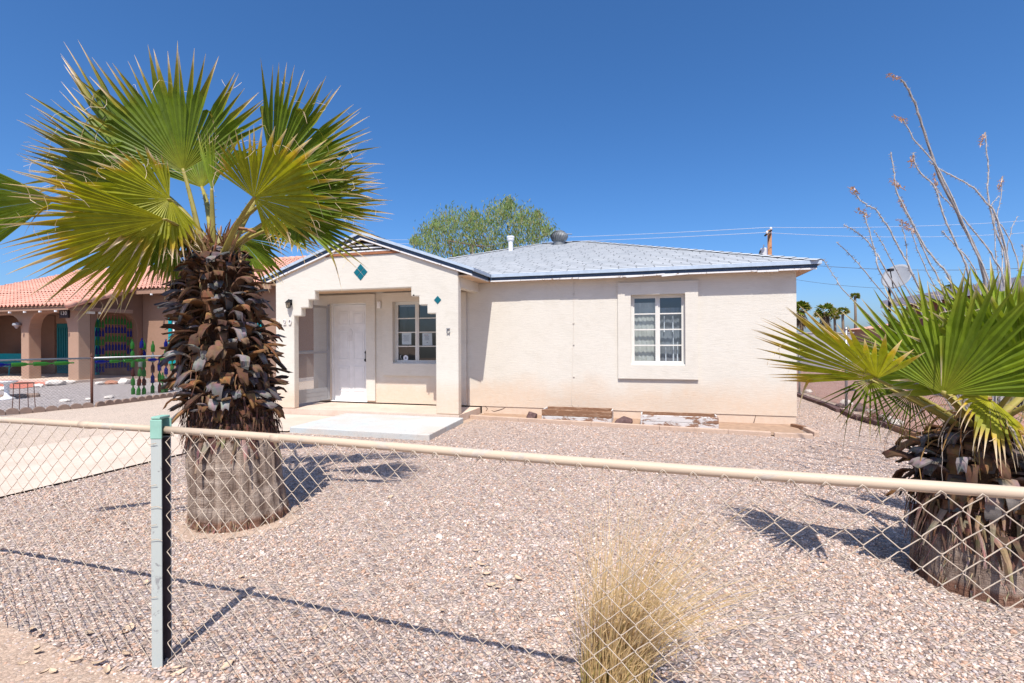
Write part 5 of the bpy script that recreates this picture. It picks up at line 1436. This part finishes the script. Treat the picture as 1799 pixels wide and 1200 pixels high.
mb = MB(); A, B = Vector((1.34, -.05, .04)), Vector((1.32, -1.6, .04)); d = B - A; mb.obox((A + B) / 2, d / 2, (.05, 0, 0), (0, 0, .05)); mb.v = [tuple(L(*p)) for p in mb.v]
single('timber_edging', mb, M['wood_brown'], L(1.33, -.8), 'pale weathered timber lying along the fence left of the low palm', 'edging', bevel=.01)
for i, (u, v, s, m_, lab) in enumerate(((1488, 712, .13, 'rock_white', 'pale rock beside the tall fence post on the right'), (1512, 722, .16, 'rock_dark', 'dark round rock just right of the tall fence post'), (1420, 690, .10, 'rock_white', 'white stone lying on the red gravel near the house corner'), (1530, 726, .10, 'rock_white', 'pale stone behind the brick edging'), (1556, 740, .13, 'rock_white', 'tan rock behind the end of the brick edging'), (1476, 716, .10, 'rock_dark', 'dark rock left of the tall fence post'), (1575, 748, .12, 'rock_white', 'tan rock beside the pale timber'))):
    p = onground(u, v); rock('rock', (p.x, p.y, 0), (s, s * .8, s * .6), M[m_], lab, 'rock', 'rocks along the right-hand fence', seed=i + 60)
# dried twiggy plant by the bricks, grey shrub behind the low palm
def twigs(base, n, h, spread, c0, c1, w, name, lab, cat, mat='straw'):
    bl = []
    for i in range(n):
        a = random.uniform(0, 2 * PI); p = base + Vector((random.gauss(0, spread * .3), random.gauss(0, spread * .3), 0)); hh = h * random.uniform(.5, 1.15)
        e = Vector((math.cos(a) * spread * random.random(), math.sin(a) * spread * random.random(), hh)); m_ = e * .5 + Vector((random.gauss(0, .03), random.gauss(0, .03), 0))
        bl.append(([p, p + m_, p + e, p + e * 1.15 + Vector((random.gauss(0, .04), 0, -.02))], w * random.uniform(.6, 1.3), c0, c1))
    strips(bl, name, M[mat], base, lab, cat)
twigs(onground(1545, 745), 120, .28, .28, (.16, .08, .06), (.34, .19, .14), .004, 'dry_plant', 'dead brown twiggy plant by the brick edging', 'plant')
twigs(L(2.05, -.9), 260, .75, .35, (.16, .15, .08), (.40, .38, .22), .011, 'shrub', 'grey-green spiky shrub behind the low palm at the right edge', 'shrub', 'shrub')
# meter box on a post beyond the side gate
p = L(1.25, 5.9); t = thing('meter_post', p, 'grey dial meter on a short post just past the house corner', 'meter')
mb = MB(); mb.tube([p, p + Vector((0, 0, .98))], .03, 8); mb.build('post', M['metal'], t, smooth=True)
mb = MB(); mb.lathe([(.0, -.05), (.12, -.05), (.12, .04), (.10, .07), (0, .08)], p + Vector((0, 0, 1.06)), 18, Matrix.Rotation(R_(90), 3, 'X')); mb.build('dial', M['alu'], t, bevel=.004)

# neighbour on the right
NR2 = thing('brown_house', L(5.4, 1.0), 'low brown house with white-edged roof behind the low palm at right', 'house', None, -TH, True)
ox, oy = 5.4, 1.0
mb = MB(); mb.box(5.4, 5.6, 1.0, 9.5, 0, 2.5); mb.box(15, 15.2, 1.0, 9.5, 0, 2.5); mb.box(5.601, 14.999, 1.0, 1.2, 0, 2.5); mb.box(5.601, 14.999, 9.3, 9.5, 0, 2.5); B4(mb, 'wall', M['brownwall'], NR2)
mb = MB(); mb.prism([(4.95, 2.52), (15.7, 2.52), (15.7, 2.66), (10.3, 3.3), (4.95, 2.66)], .5, 9.9); B4(mb, 'roof', M['shingle'], NR2)
mb = MB(); mb.box(4.88, 4.945, .44, 9.96, 2.46, 2.70); mb.box(4.946, 15.7, .43, .495, 2.46, 2.70); B4(mb, 'fascia', M['white'], NR2)
for a, b in ((3.0, 4.2), (6.5, 7.7)):
    mb = MB(); mb.box(5.36, 5.399, a, b, .9, 2.0); w_ = B4(mb, 'window', M['white'], NR2); mb = MB(); mb.box(5.35, 5.358, a + .07, b - .07, .97, 1.93); B4(mb, 'pane', M['dark'], w_)
# satellite dish on its mast
p = Vector(spot(1575, 486, 12.4)); base = Vector((p.x + .05, p.y + .3, 0))
t = thing('satellite_dish', base, 'grey satellite dish on a mast above the low palm fronds', 'satellite dish')
mb = MB(); mb.tube([base, Vector((base.x, base.y, p.z - .25)), p + Vector((0, .1, -.05))], .03, 8); mb.build('mast', M['dark'], t, smooth=True)
Mx = Vector((-.7, -.45, .5)).to_track_quat('Z', 'Y').to_matrix()
mb = MB(); R0 = .32; mb.lathe([(0, -.06), (.12, -.053), (.2, -.035), (.27, -.01), (R0, .01), (R0, .018), (.27, .0), (.18, -.025), (0, -.045)], p, 28, Mx @ Matrix.Diagonal((1, 1.12, 1))); mb.build('reflector', M['dish'], t, smooth=True)
tipp = p + Mx @ Vector((0, .0, .42)) + Vector((0, 0, -.08)); mb = MB(); mb.tube([p + Mx @ Vector((0, -.36, .0)), tipp], .012, 6); mb.obox(tipp, (.05, 0, 0), (0, .06, 0), (0, 0, .03)); mb.build('feed_arm', M['dark'], t)
# grey block wall and far houses on the right
def far_wall(a, b, h, m_, lab, name='block_wall', cat='wall', thick=.2, pier=0):
    A, B = L(*a), L(*b); d = (B - A); ln = d.length; d.normalize(); nr = Vector((-d.y, d.x, 0))
    t = thing(name, A, lab, cat)
    mb = MB(); mb.obox((A + B) / 2 + Vector((0, 0, h / 2)), d * ln / 2, nr * thick / 2, (0, 0, h / 2)); mb.build('blocks', M[m_], t)
    mb = MB(); mb.obox((A + B) / 2 + Vector((0, 0, h + .031)), d * (ln / 2 + .02), nr * (thick / 2 + .03), (0, 0, .03)); mb.build('coping', M[m_], t)
    return t
far_wall((2.4, 17.5), (7.0, 19.0), 1.75, 'block', 'grey block wall beyond the red gravel yard')
def far_house(x, y, w, dp, h, m_, roofm, lab, rh=1.0):
    t = thing('far_house', L(x, y), lab, 'house', None, -TH, True)
    mb = MB(); mb.wall(0, w, 0, h, [(w * .2, w * .35, .9, 2.0), (w * .6, w * .75, .9, 2.0)], 0, .2); mb.box(0, .2, .201, dp, 0, h); mb.box(w - .2, w, .201, dp, 0, h); mb.box(.201, w - .201, dp - .2, dp, 0, h); mb.build('wall', M[m_], t)
    mb = MB(); mb.prism([(-.4, h + .002), (w + .4, h + .002), (w * .5, h + rh)], -.4, dp + .4); mb.build('roof', M[roofm], t)
    for q in (.2, .6):
        mb = MB(); mb.quad((w * q, .1, .9), (w * (q + .15), .1, .9), (w * (q + .15), .1, 2.0), (w * q, .1, 2.0)); mb.build('window', M['glass'], t)
far_house(1.0, 44, 9, 7, 2.2, 'white', 'shingle', 'white far house beyond the grey block wall', .7)
far_house(-9, 62, 10, 8, 2.4, 'nstucco2', 'shingle', 'tan far house seen past the house corner', .8)
far_house(16, 40, 10, 8, 2.4, 'nstucco', 'tile', 'brown far house behind the low palm', .8)

# ================================================================== ocotillo
OB = Vector((4.80, 4.98, 0))
OC = thing('ocotillo', OB, 'tall leafless ocotillo with thorny grey wands and dried orange blooms behind the low palm', 'cactus')
wands = [
 ([(1730, 490), (1690, 390), (1650, 310), (1620, 220), (1600, 165), (1583, 140)], (1566, 134), .024, 5.0),
 ([(1745, 520), (1700, 410), (1650, 300), (1610, 250), (1588, 212)], (1579, 207), .014, 4.9),
 ([(1775, 490), (1752, 385), (1728, 350), (1710, 330), (1680, 312), (1650, 297), (1632, 282)], None, .015, 5.2),
 ([(1765, 500), (1740, 445), (1710, 405), (1680, 370), (1655, 345), (1645, 330)], (1642, 315), .013, 5.1),
 ([(1700, 480), (1680, 430), (1660, 385), (1648, 345), (1640, 325), (1618, 305), (1607, 285), (1605, 268)], (1602, 285), .014, 4.8),
 ([(1670, 495), (1645, 460), (1620, 425), (1600, 385), (1577, 340), (1570, 300), (1565, 267)], (1572, 323), .014, 4.7),
 ([(1655, 505), (1632, 460), (1605, 400), (1590, 370), (1580, 345)], (1586, 362), .012, 4.9),
 ([(1612, 500), (1585, 445), (1560, 400), (1540, 370), (1520, 358), (1499, 337)], (1498, 334), .013, 4.6),
 ([(1560, 480), (1540, 445), (1520, 420), (1500, 405), (1482, 395)], None, .010, 4.5),
 ([(1552, 490), (1538, 445), (1525, 400), (1517, 372)], (1514, 372), .011, 4.4),
 ([(1768, 470), (1748, 400), (1735, 340), (1737, 300), (1733, 265), (1731, 232)], (1725, 247), .014, 5.3),
 ([(1760, 450), (1752, 385), (1758, 350), (1761, 310)], (1757, 327), .010, 5.4),
 ([(1755, 500), (1750, 450), (1745, 375)], None, .012, 5.2),
 ([(1492, 520), (1468, 488), (1445, 455)], None, .008, 4.5),
 ([(1530, 490), (1500, 455), (1470, 425)], None, .009, 4.6),
 ([(1572, 470), (1552, 430), (1535, 405)], None, .009, 4.7),
 ([(1605, 490), (1592, 430), (1583, 388)], (1586, 390), .010, 4.8),
 ([(1640, 500), (1612, 440), (1600, 400)], (1599, 403), .010, 5.0),
 ([(1790, 480), (1768, 410), (1745, 380), (1742, 360), (1756, 345)], None, .010, 5.3),
 ([(1720, 500), (1700, 455), (1668, 420), (1655, 405)], None, .011, 4.9),
 ([(1765, 480), (1775, 410), (1788, 380)], None, .009, 5.5),
 ([(1800, 520), (1798, 450), (1797, 430)], None, .010, 5.0),
]
for pts, fl, r, Y in wands:
    P = [spot(u, v, Y) for u, v in pts]
    root = OB + Vector((random.uniform(-.08, .08), random.uniform(-.08, .08), 0))
    a = P[0]; mid = root.lerp(a, .5) + Vector((0, 0, .22)); path = [root + Vector((0, 0, -.05)), root.lerp(mid, .5) + Vector((0, 0, .06)), mid]
    full = path + P
    fine = []
    for i in range(len(full) - 1):
        p0, p1, p2, p3 = full[max(i - 1, 0)], full[i], full[i + 1], full[min(i + 2, len(full) - 1)]
        for k in range(6):
            t = k / 6; fine.append(.5 * ((2 * p1) + (p2 - p0) * t + (2 * p0 - 5 * p1 + 4 * p2 - p3) * t * t + (3 * p1 - p0 - 3 * p2 + p3) * t ** 3) + Vector((random.gauss(0, .003), 0, random.gauss(0, .003))))
    fine.append(full[-1]); n = len(fine)
    mb = MB(); rr = [r * .70 * (1.15 - .65 * i / (n - 1)) * (1 + .12 * math.sin(i * 2.4)) for i in range(n)]
    mb.tube(fine, rr, 7); cols_ = []
    for i in range(n):
        c = (.34, .31, .30) if r > .02 else (.50, .47, .45)
        for k in range(7): cols_.append(tuple(q * (.55 + .65 * ((k + i) % 3) / 2) for q in c))
    for i in range(2, n - 1):      # thorns
        d = (fine[i + 1] - fine[i]); d.normalize()
        for k in range(2):
            a_ = random.uniform(0, 2 * PI); s = d.cross(Vector((math.cos(a_), math.sin(a_), .3))).normalized(); b_ = fine[i].lerp(fine[i + 1], random.random())
            mb.add([b_ + d * .004, b_ - d * .004, b_ + s * (rr[i] + .022)], [(0, 1, 2)]); cols_ += [(.35, .31, .29)] * 3
    stem = mb.build('wand', M['ocotillo'], OC, col=cols_)
    if fl:
        f0 = spot(*fl, Y); mb = MB(); dirn = (f0 - fine[-1]) if (f0 - fine[-1]).length > .02 and (f0 - fine[-1]).length < .3 else Vector((-.5, 0, .3))
        dirn = dirn.normalized() * .12
        mb.tube([fine[-1] if (f0 - fine[-1]).length < .3 else f0 - dirn, f0, f0 + dirn * .5], [.004, .004, .002], 4)
        for k in range(26):
            t = random.random(); c = f0 + dirn * (t - .6) + Vector((random.gauss(0, .012), random.gauss(0, .012), random.gauss(0, .010)))
            e = Vector((random.gauss(0, 1), random.gauss(0, 1), random.gauss(0, 1))).normalized() * .024; s = e.cross(Vector((.3, .5, 1))).normalized() * .006
            mb.add([c - e * .5 - s, c - e * .5 + s, c + e], [(0, 1, 2)])
        mb.build('dried_bloom', M['oflower'], stem)

# ================================================================== tree behind the roof
TB = spot(850, 600, 24.0); TB.z = 0
TR = thing('tree', TB, 'airy light green tree rising behind the grey roof', 'tree')
mb = MB(); rt = random.Random(3); limbs = []
for k in range(6):
    a = rt.uniform(0, 2 * PI); e = TB + Vector((math.cos(a) * rt.uniform(.8, 2.6), math.sin(a) * rt.uniform(.5, 1.8), rt.uniform(4.6, 6.6)))
    pts = [TB + Vector((.1 * k - .25, 0, -.1)), TB.lerp(e, .4) + Vector((0, 0, .5)), e]; mb.tube(pts, [.16, .09, .03], 7); limbs.append(e)
for k in range(16):
    e = rt.choice(limbs); q = spot(rt.uniform(740, 955), rt.uniform(385, 445), 24 + rt.gauss(0, .6)); mb.tube([e, e.lerp(q, .5) + Vector((0, 0, -.1)), q], [.035, .022, .008], 5)
mb.build('trunk', M['bark'], TR, smooth=True)
mb = MB(); cols_ = []
cl_px = [(735, 425, 13), (752, 410, 22), (775, 395, 26), (800, 388, 26), (825, 392, 26), (845, 395, 22), (868, 380, 26), (885, 368, 20), (895, 358, 13), (905, 382, 26), (925, 385, 24), (945, 395, 22), (962, 405, 14), (790, 420, 30), (830, 425, 30), (870, 420, 30), (910, 415, 30), (940, 420, 22), (760, 435, 24), (800, 450, 30), (850, 450, 36), (900, 440, 34), (765, 396, 9), (833, 378, 9), (944, 378, 9), (728, 424, 9)]
for u, v, rpx in cl_px:
    for k in range(int(rpx * 17)):
        Y = 24 + rt.gauss(0, 1.0); c = spot(u + rt.gauss(0, rpx * .44), v + rt.gauss(0, rpx * .5), Y)
        d = Vector((rt.gauss(0, .45), rt.gauss(0, .45), rt.choice((-1, 1, 1)) * rt.uniform(.5, 1.2))).normalized() * rt.uniform(.09, .30)
        s = d.cross(Vector((rt.gauss(0, .5), -1, 0))).normalized() * rt.uniform(.012, .026)
        mb.add([c - d * .5, c + s, c + d * .5, c - s], [(0, 1, 2, 3)])
        cc = rt.choice([(.16, .24, .06), (.22, .30, .10), (.12, .19, .06), (.27, .32, .15), (.30, .28, .11)]); cols_ += [cc] * 4
mb.build('crown', M['tree_leaf'], TR, col=cols_)

# far fan palms
fpr = random.Random(21)
for i, (u, v, r, Y, lab) in enumerate(((1407, 545, 22, 62, 'far palm half hidden by the house corner'), (1450, 548, 20, 66, 'far bushy palm with a hanging dry skirt right of the house corner'), (1466, 556, 11, 90, 'small far palm just right of the skirted one'), (1480, 548, 12, 88, 'small far palm left of the low palm fronds'), (1502, 520, 9, 95, 'far palm top peeping between the low palm frond tips'), (1665, 506, 8, 100, 'far palm top above the brown house roof'))):
    c = spot(u, v, Y); R = r / FPX * Y; b0 = Vector((c.x, c.y, 0))
    t = thing('fan_palm', b0, lab, 'palm tree', 'far palms')
    mb = MB(); mb.tube([b0, Vector((c.x + .1, c.y, c.z * .6)), c], [.3, .22, .2], 8); mb.build('trunk', M['bark'], t, smooth=True)
    mb = MB()
    for k in range(26):
        a = fpr.uniform(0, 2 * PI); e = fpr.uniform(-.5, 1.1); d = Vector((math.cos(a) * math.cos(e), math.sin(a) * math.cos(e), math.sin(e)))
        h = c + d * R * .4; fan(mb, h, h + d * R * .65, 200, fpr.uniform(-1, 1), nseg=9, droop=.25, rng_=fpr, threads=0, face=(0, 0, 10))
    mb.build('crown', M['leaf'], t)
    if i < 2:
        mb = MB(); cc = []
        for k in range(90):
            a = fpr.uniform(0, 2 * PI); p = c + Vector((math.cos(a) * .25, math.sin(a) * .25, -R * fpr.uniform(.0, .9))); q = p + Vector((math.cos(a) * R * .35, math.sin(a) * R * .35, -R * .7)); s = Vector((-math.sin(a), math.cos(a), 0)) * R * .06
            mb.add([p - s, p + s, q + s * .3, q - s * .3], [(0, 1, 2, 3)]); cc += [fpr.choice([(.16, .11, .07), (.24, .18, .12), (.10, .07, .05)])] * 4
        mb.build('dry_skirt', M['straw'], t, col=cc)

# utility pole and lines
PY = 34.0; pt_ = spot(1352, 404, PY); b0 = Vector((pt_.x, pt_.y, 0))
t = thing('utility_pole', b0, 'brown wooden utility pole with crossarm and grey transformer behind the roof', 'utility pole')
mb = MB(); mb.tube([b0, pt_], [.17, .13], 12); mb.build('shaft', M['pole'], t, smooth=True)
a = spot(1353, 405, PY); bq = spot(1344, 414, PY - 1.2); mb = MB(); d = bq - a; mb.tube([a + Vector((0, -.2, 0)), bq], .06, 6); mb.build('crossarm', M['dark'], t)
for f in (0.15, .9):
    c = a.lerp(bq, f) + Vector((0, -.2, .05)); mb = MB(); mb.lathe([(.05, 0), (.09, .04), (.05, .08), (.09, .12), (.03, .18), (0, .2)], c, 8); mb.build('insulator', M['white'], t)
c = spot(1341.5, 443, PY - .5); mb = MB(); mb.lathe([(.0, -.7), (.2, -.68), (.2, .22), (.17, .27), (.0, .3)], c, 14); mb.tube([c + Vector((0, 0, .3)), c + Vector((.02, 0, .5))], .04, 6); mb.build('transformer', M['transformer'], t, smooth=False)
c2 = spot(1336, 440, PY - .6); mb = MB(); mb.tube([c2, c2 + Vector((-.25, 0, -.9))], .05, 5); mb.build('cutout', M['dark'], t)
def line(a, b, sag, r, m_, lab):
    a, b = Vector(a), Vector(b); mb = MB(); n = 24
    mb.tube([a.lerp(b, k / n) + Vector((0, 0, -sag * 4 * (k / n) * (1 - k / n))) for k in range(n + 1)], r, 5)
    single('power_line', mb, M[m_], a, lab, 'power line')
top1 = spot(1350, 399.5, PY); top2 = spot(1345, 408.5, PY - .8)
line(spot(560, 418, 62), top1, .5, .014, 'wire', 'upper pale power line left of the utility pole')
line(spot(560, 424, 62), top2, .5, .014, 'wire', 'lower pale power line left of the utility pole')
line(top1, spot(1900, 380, 40), .3, .012, 'wire', 'upper pale power line right of the utility pole')
line(top2, spot(1900, 400, 40), .5, .012, 'wire', 'lower pale power line right of the utility pole')
line(spot(1300, 452, 30), spot(1900, 466, 22), .45, .012, 'wire_dark', 'dark sagging cable above the low palm fronds')
line(spot(1330, 478, 36), spot(1560, 507, 30), .2, .010, 'wire_dark', 'lower thin dark cable ending behind the fronds')
SUN, SKY, EXPO, AIR, DUST, OZ = 4.0, .122, .64, .78, 2.3, 7.5
# ================================================================== camera, light, sky
cam = bpy.data.cameras.new('camera'); co_ = bpy.data.objects.new('camera', cam); C.objects.link(co_)
cam.sensor_width = 36; cam.lens = 36 * FPX / 1799; cam.clip_start = .05; cam.clip_end = 3000
co_.matrix_world = Matrix.Translation((0, 0, CAM_H)) @ Matrix.Rotation(R_(90), 4, 'X') @ Matrix.Rotation(-ROLL, 4, 'Z')
bpy.context.scene.camera = co_
az, el = R_(3.9), R_(59)
d = Vector((math.sin(az) * math.cos(el), math.cos(az) * math.cos(el), -math.sin(el)))
sun = bpy.data.lights.new('sun', 'SUN'); so_ = bpy.data.objects.new('sun', sun); C.objects.link(so_)
sun.energy = SUN; sun.angle = R_(.53); sun.color = (1, .95, .875)
so_.rotation_euler = d.to_track_quat('-Z', 'Y').to_euler()
w = bpy.data.worlds.new('World'); bpy.context.scene.world = w; w.use_nodes = True
nt = w.node_tree; bg = nt.nodes['Background']; sky = nt.nodes.new('ShaderNodeTexSky')
sky.sky_type = 'NISHITA'; sky.sun_disc = False; sky.sun_elevation = el; sky.sun_rotation = PI + az
sky.air_density = AIR; sky.dust_density = DUST; sky.ozone_density = OZ; sky.altitude = 400
hs = nt.nodes.new('ShaderNodeHueSaturation'); hs.inputs['Saturation'].default_value = 1.17
nt.links.new(sky.outputs[0], hs.inputs['Color']); nt.links.new(hs.outputs[0], bg.inputs[0]); bg.inputs[1].default_value = SKY
vs = bpy.context.scene.view_settings
vs.view_transform = 'Standard'; vs.look = 'None'; vs.gamma = 1; vs.use_curve_mapping = False; vs.exposure = EXPO
bpy.context.scene.cycles.max_bounces = 8; bpy.context.scene.cycles.transparent_max_bounces = 24
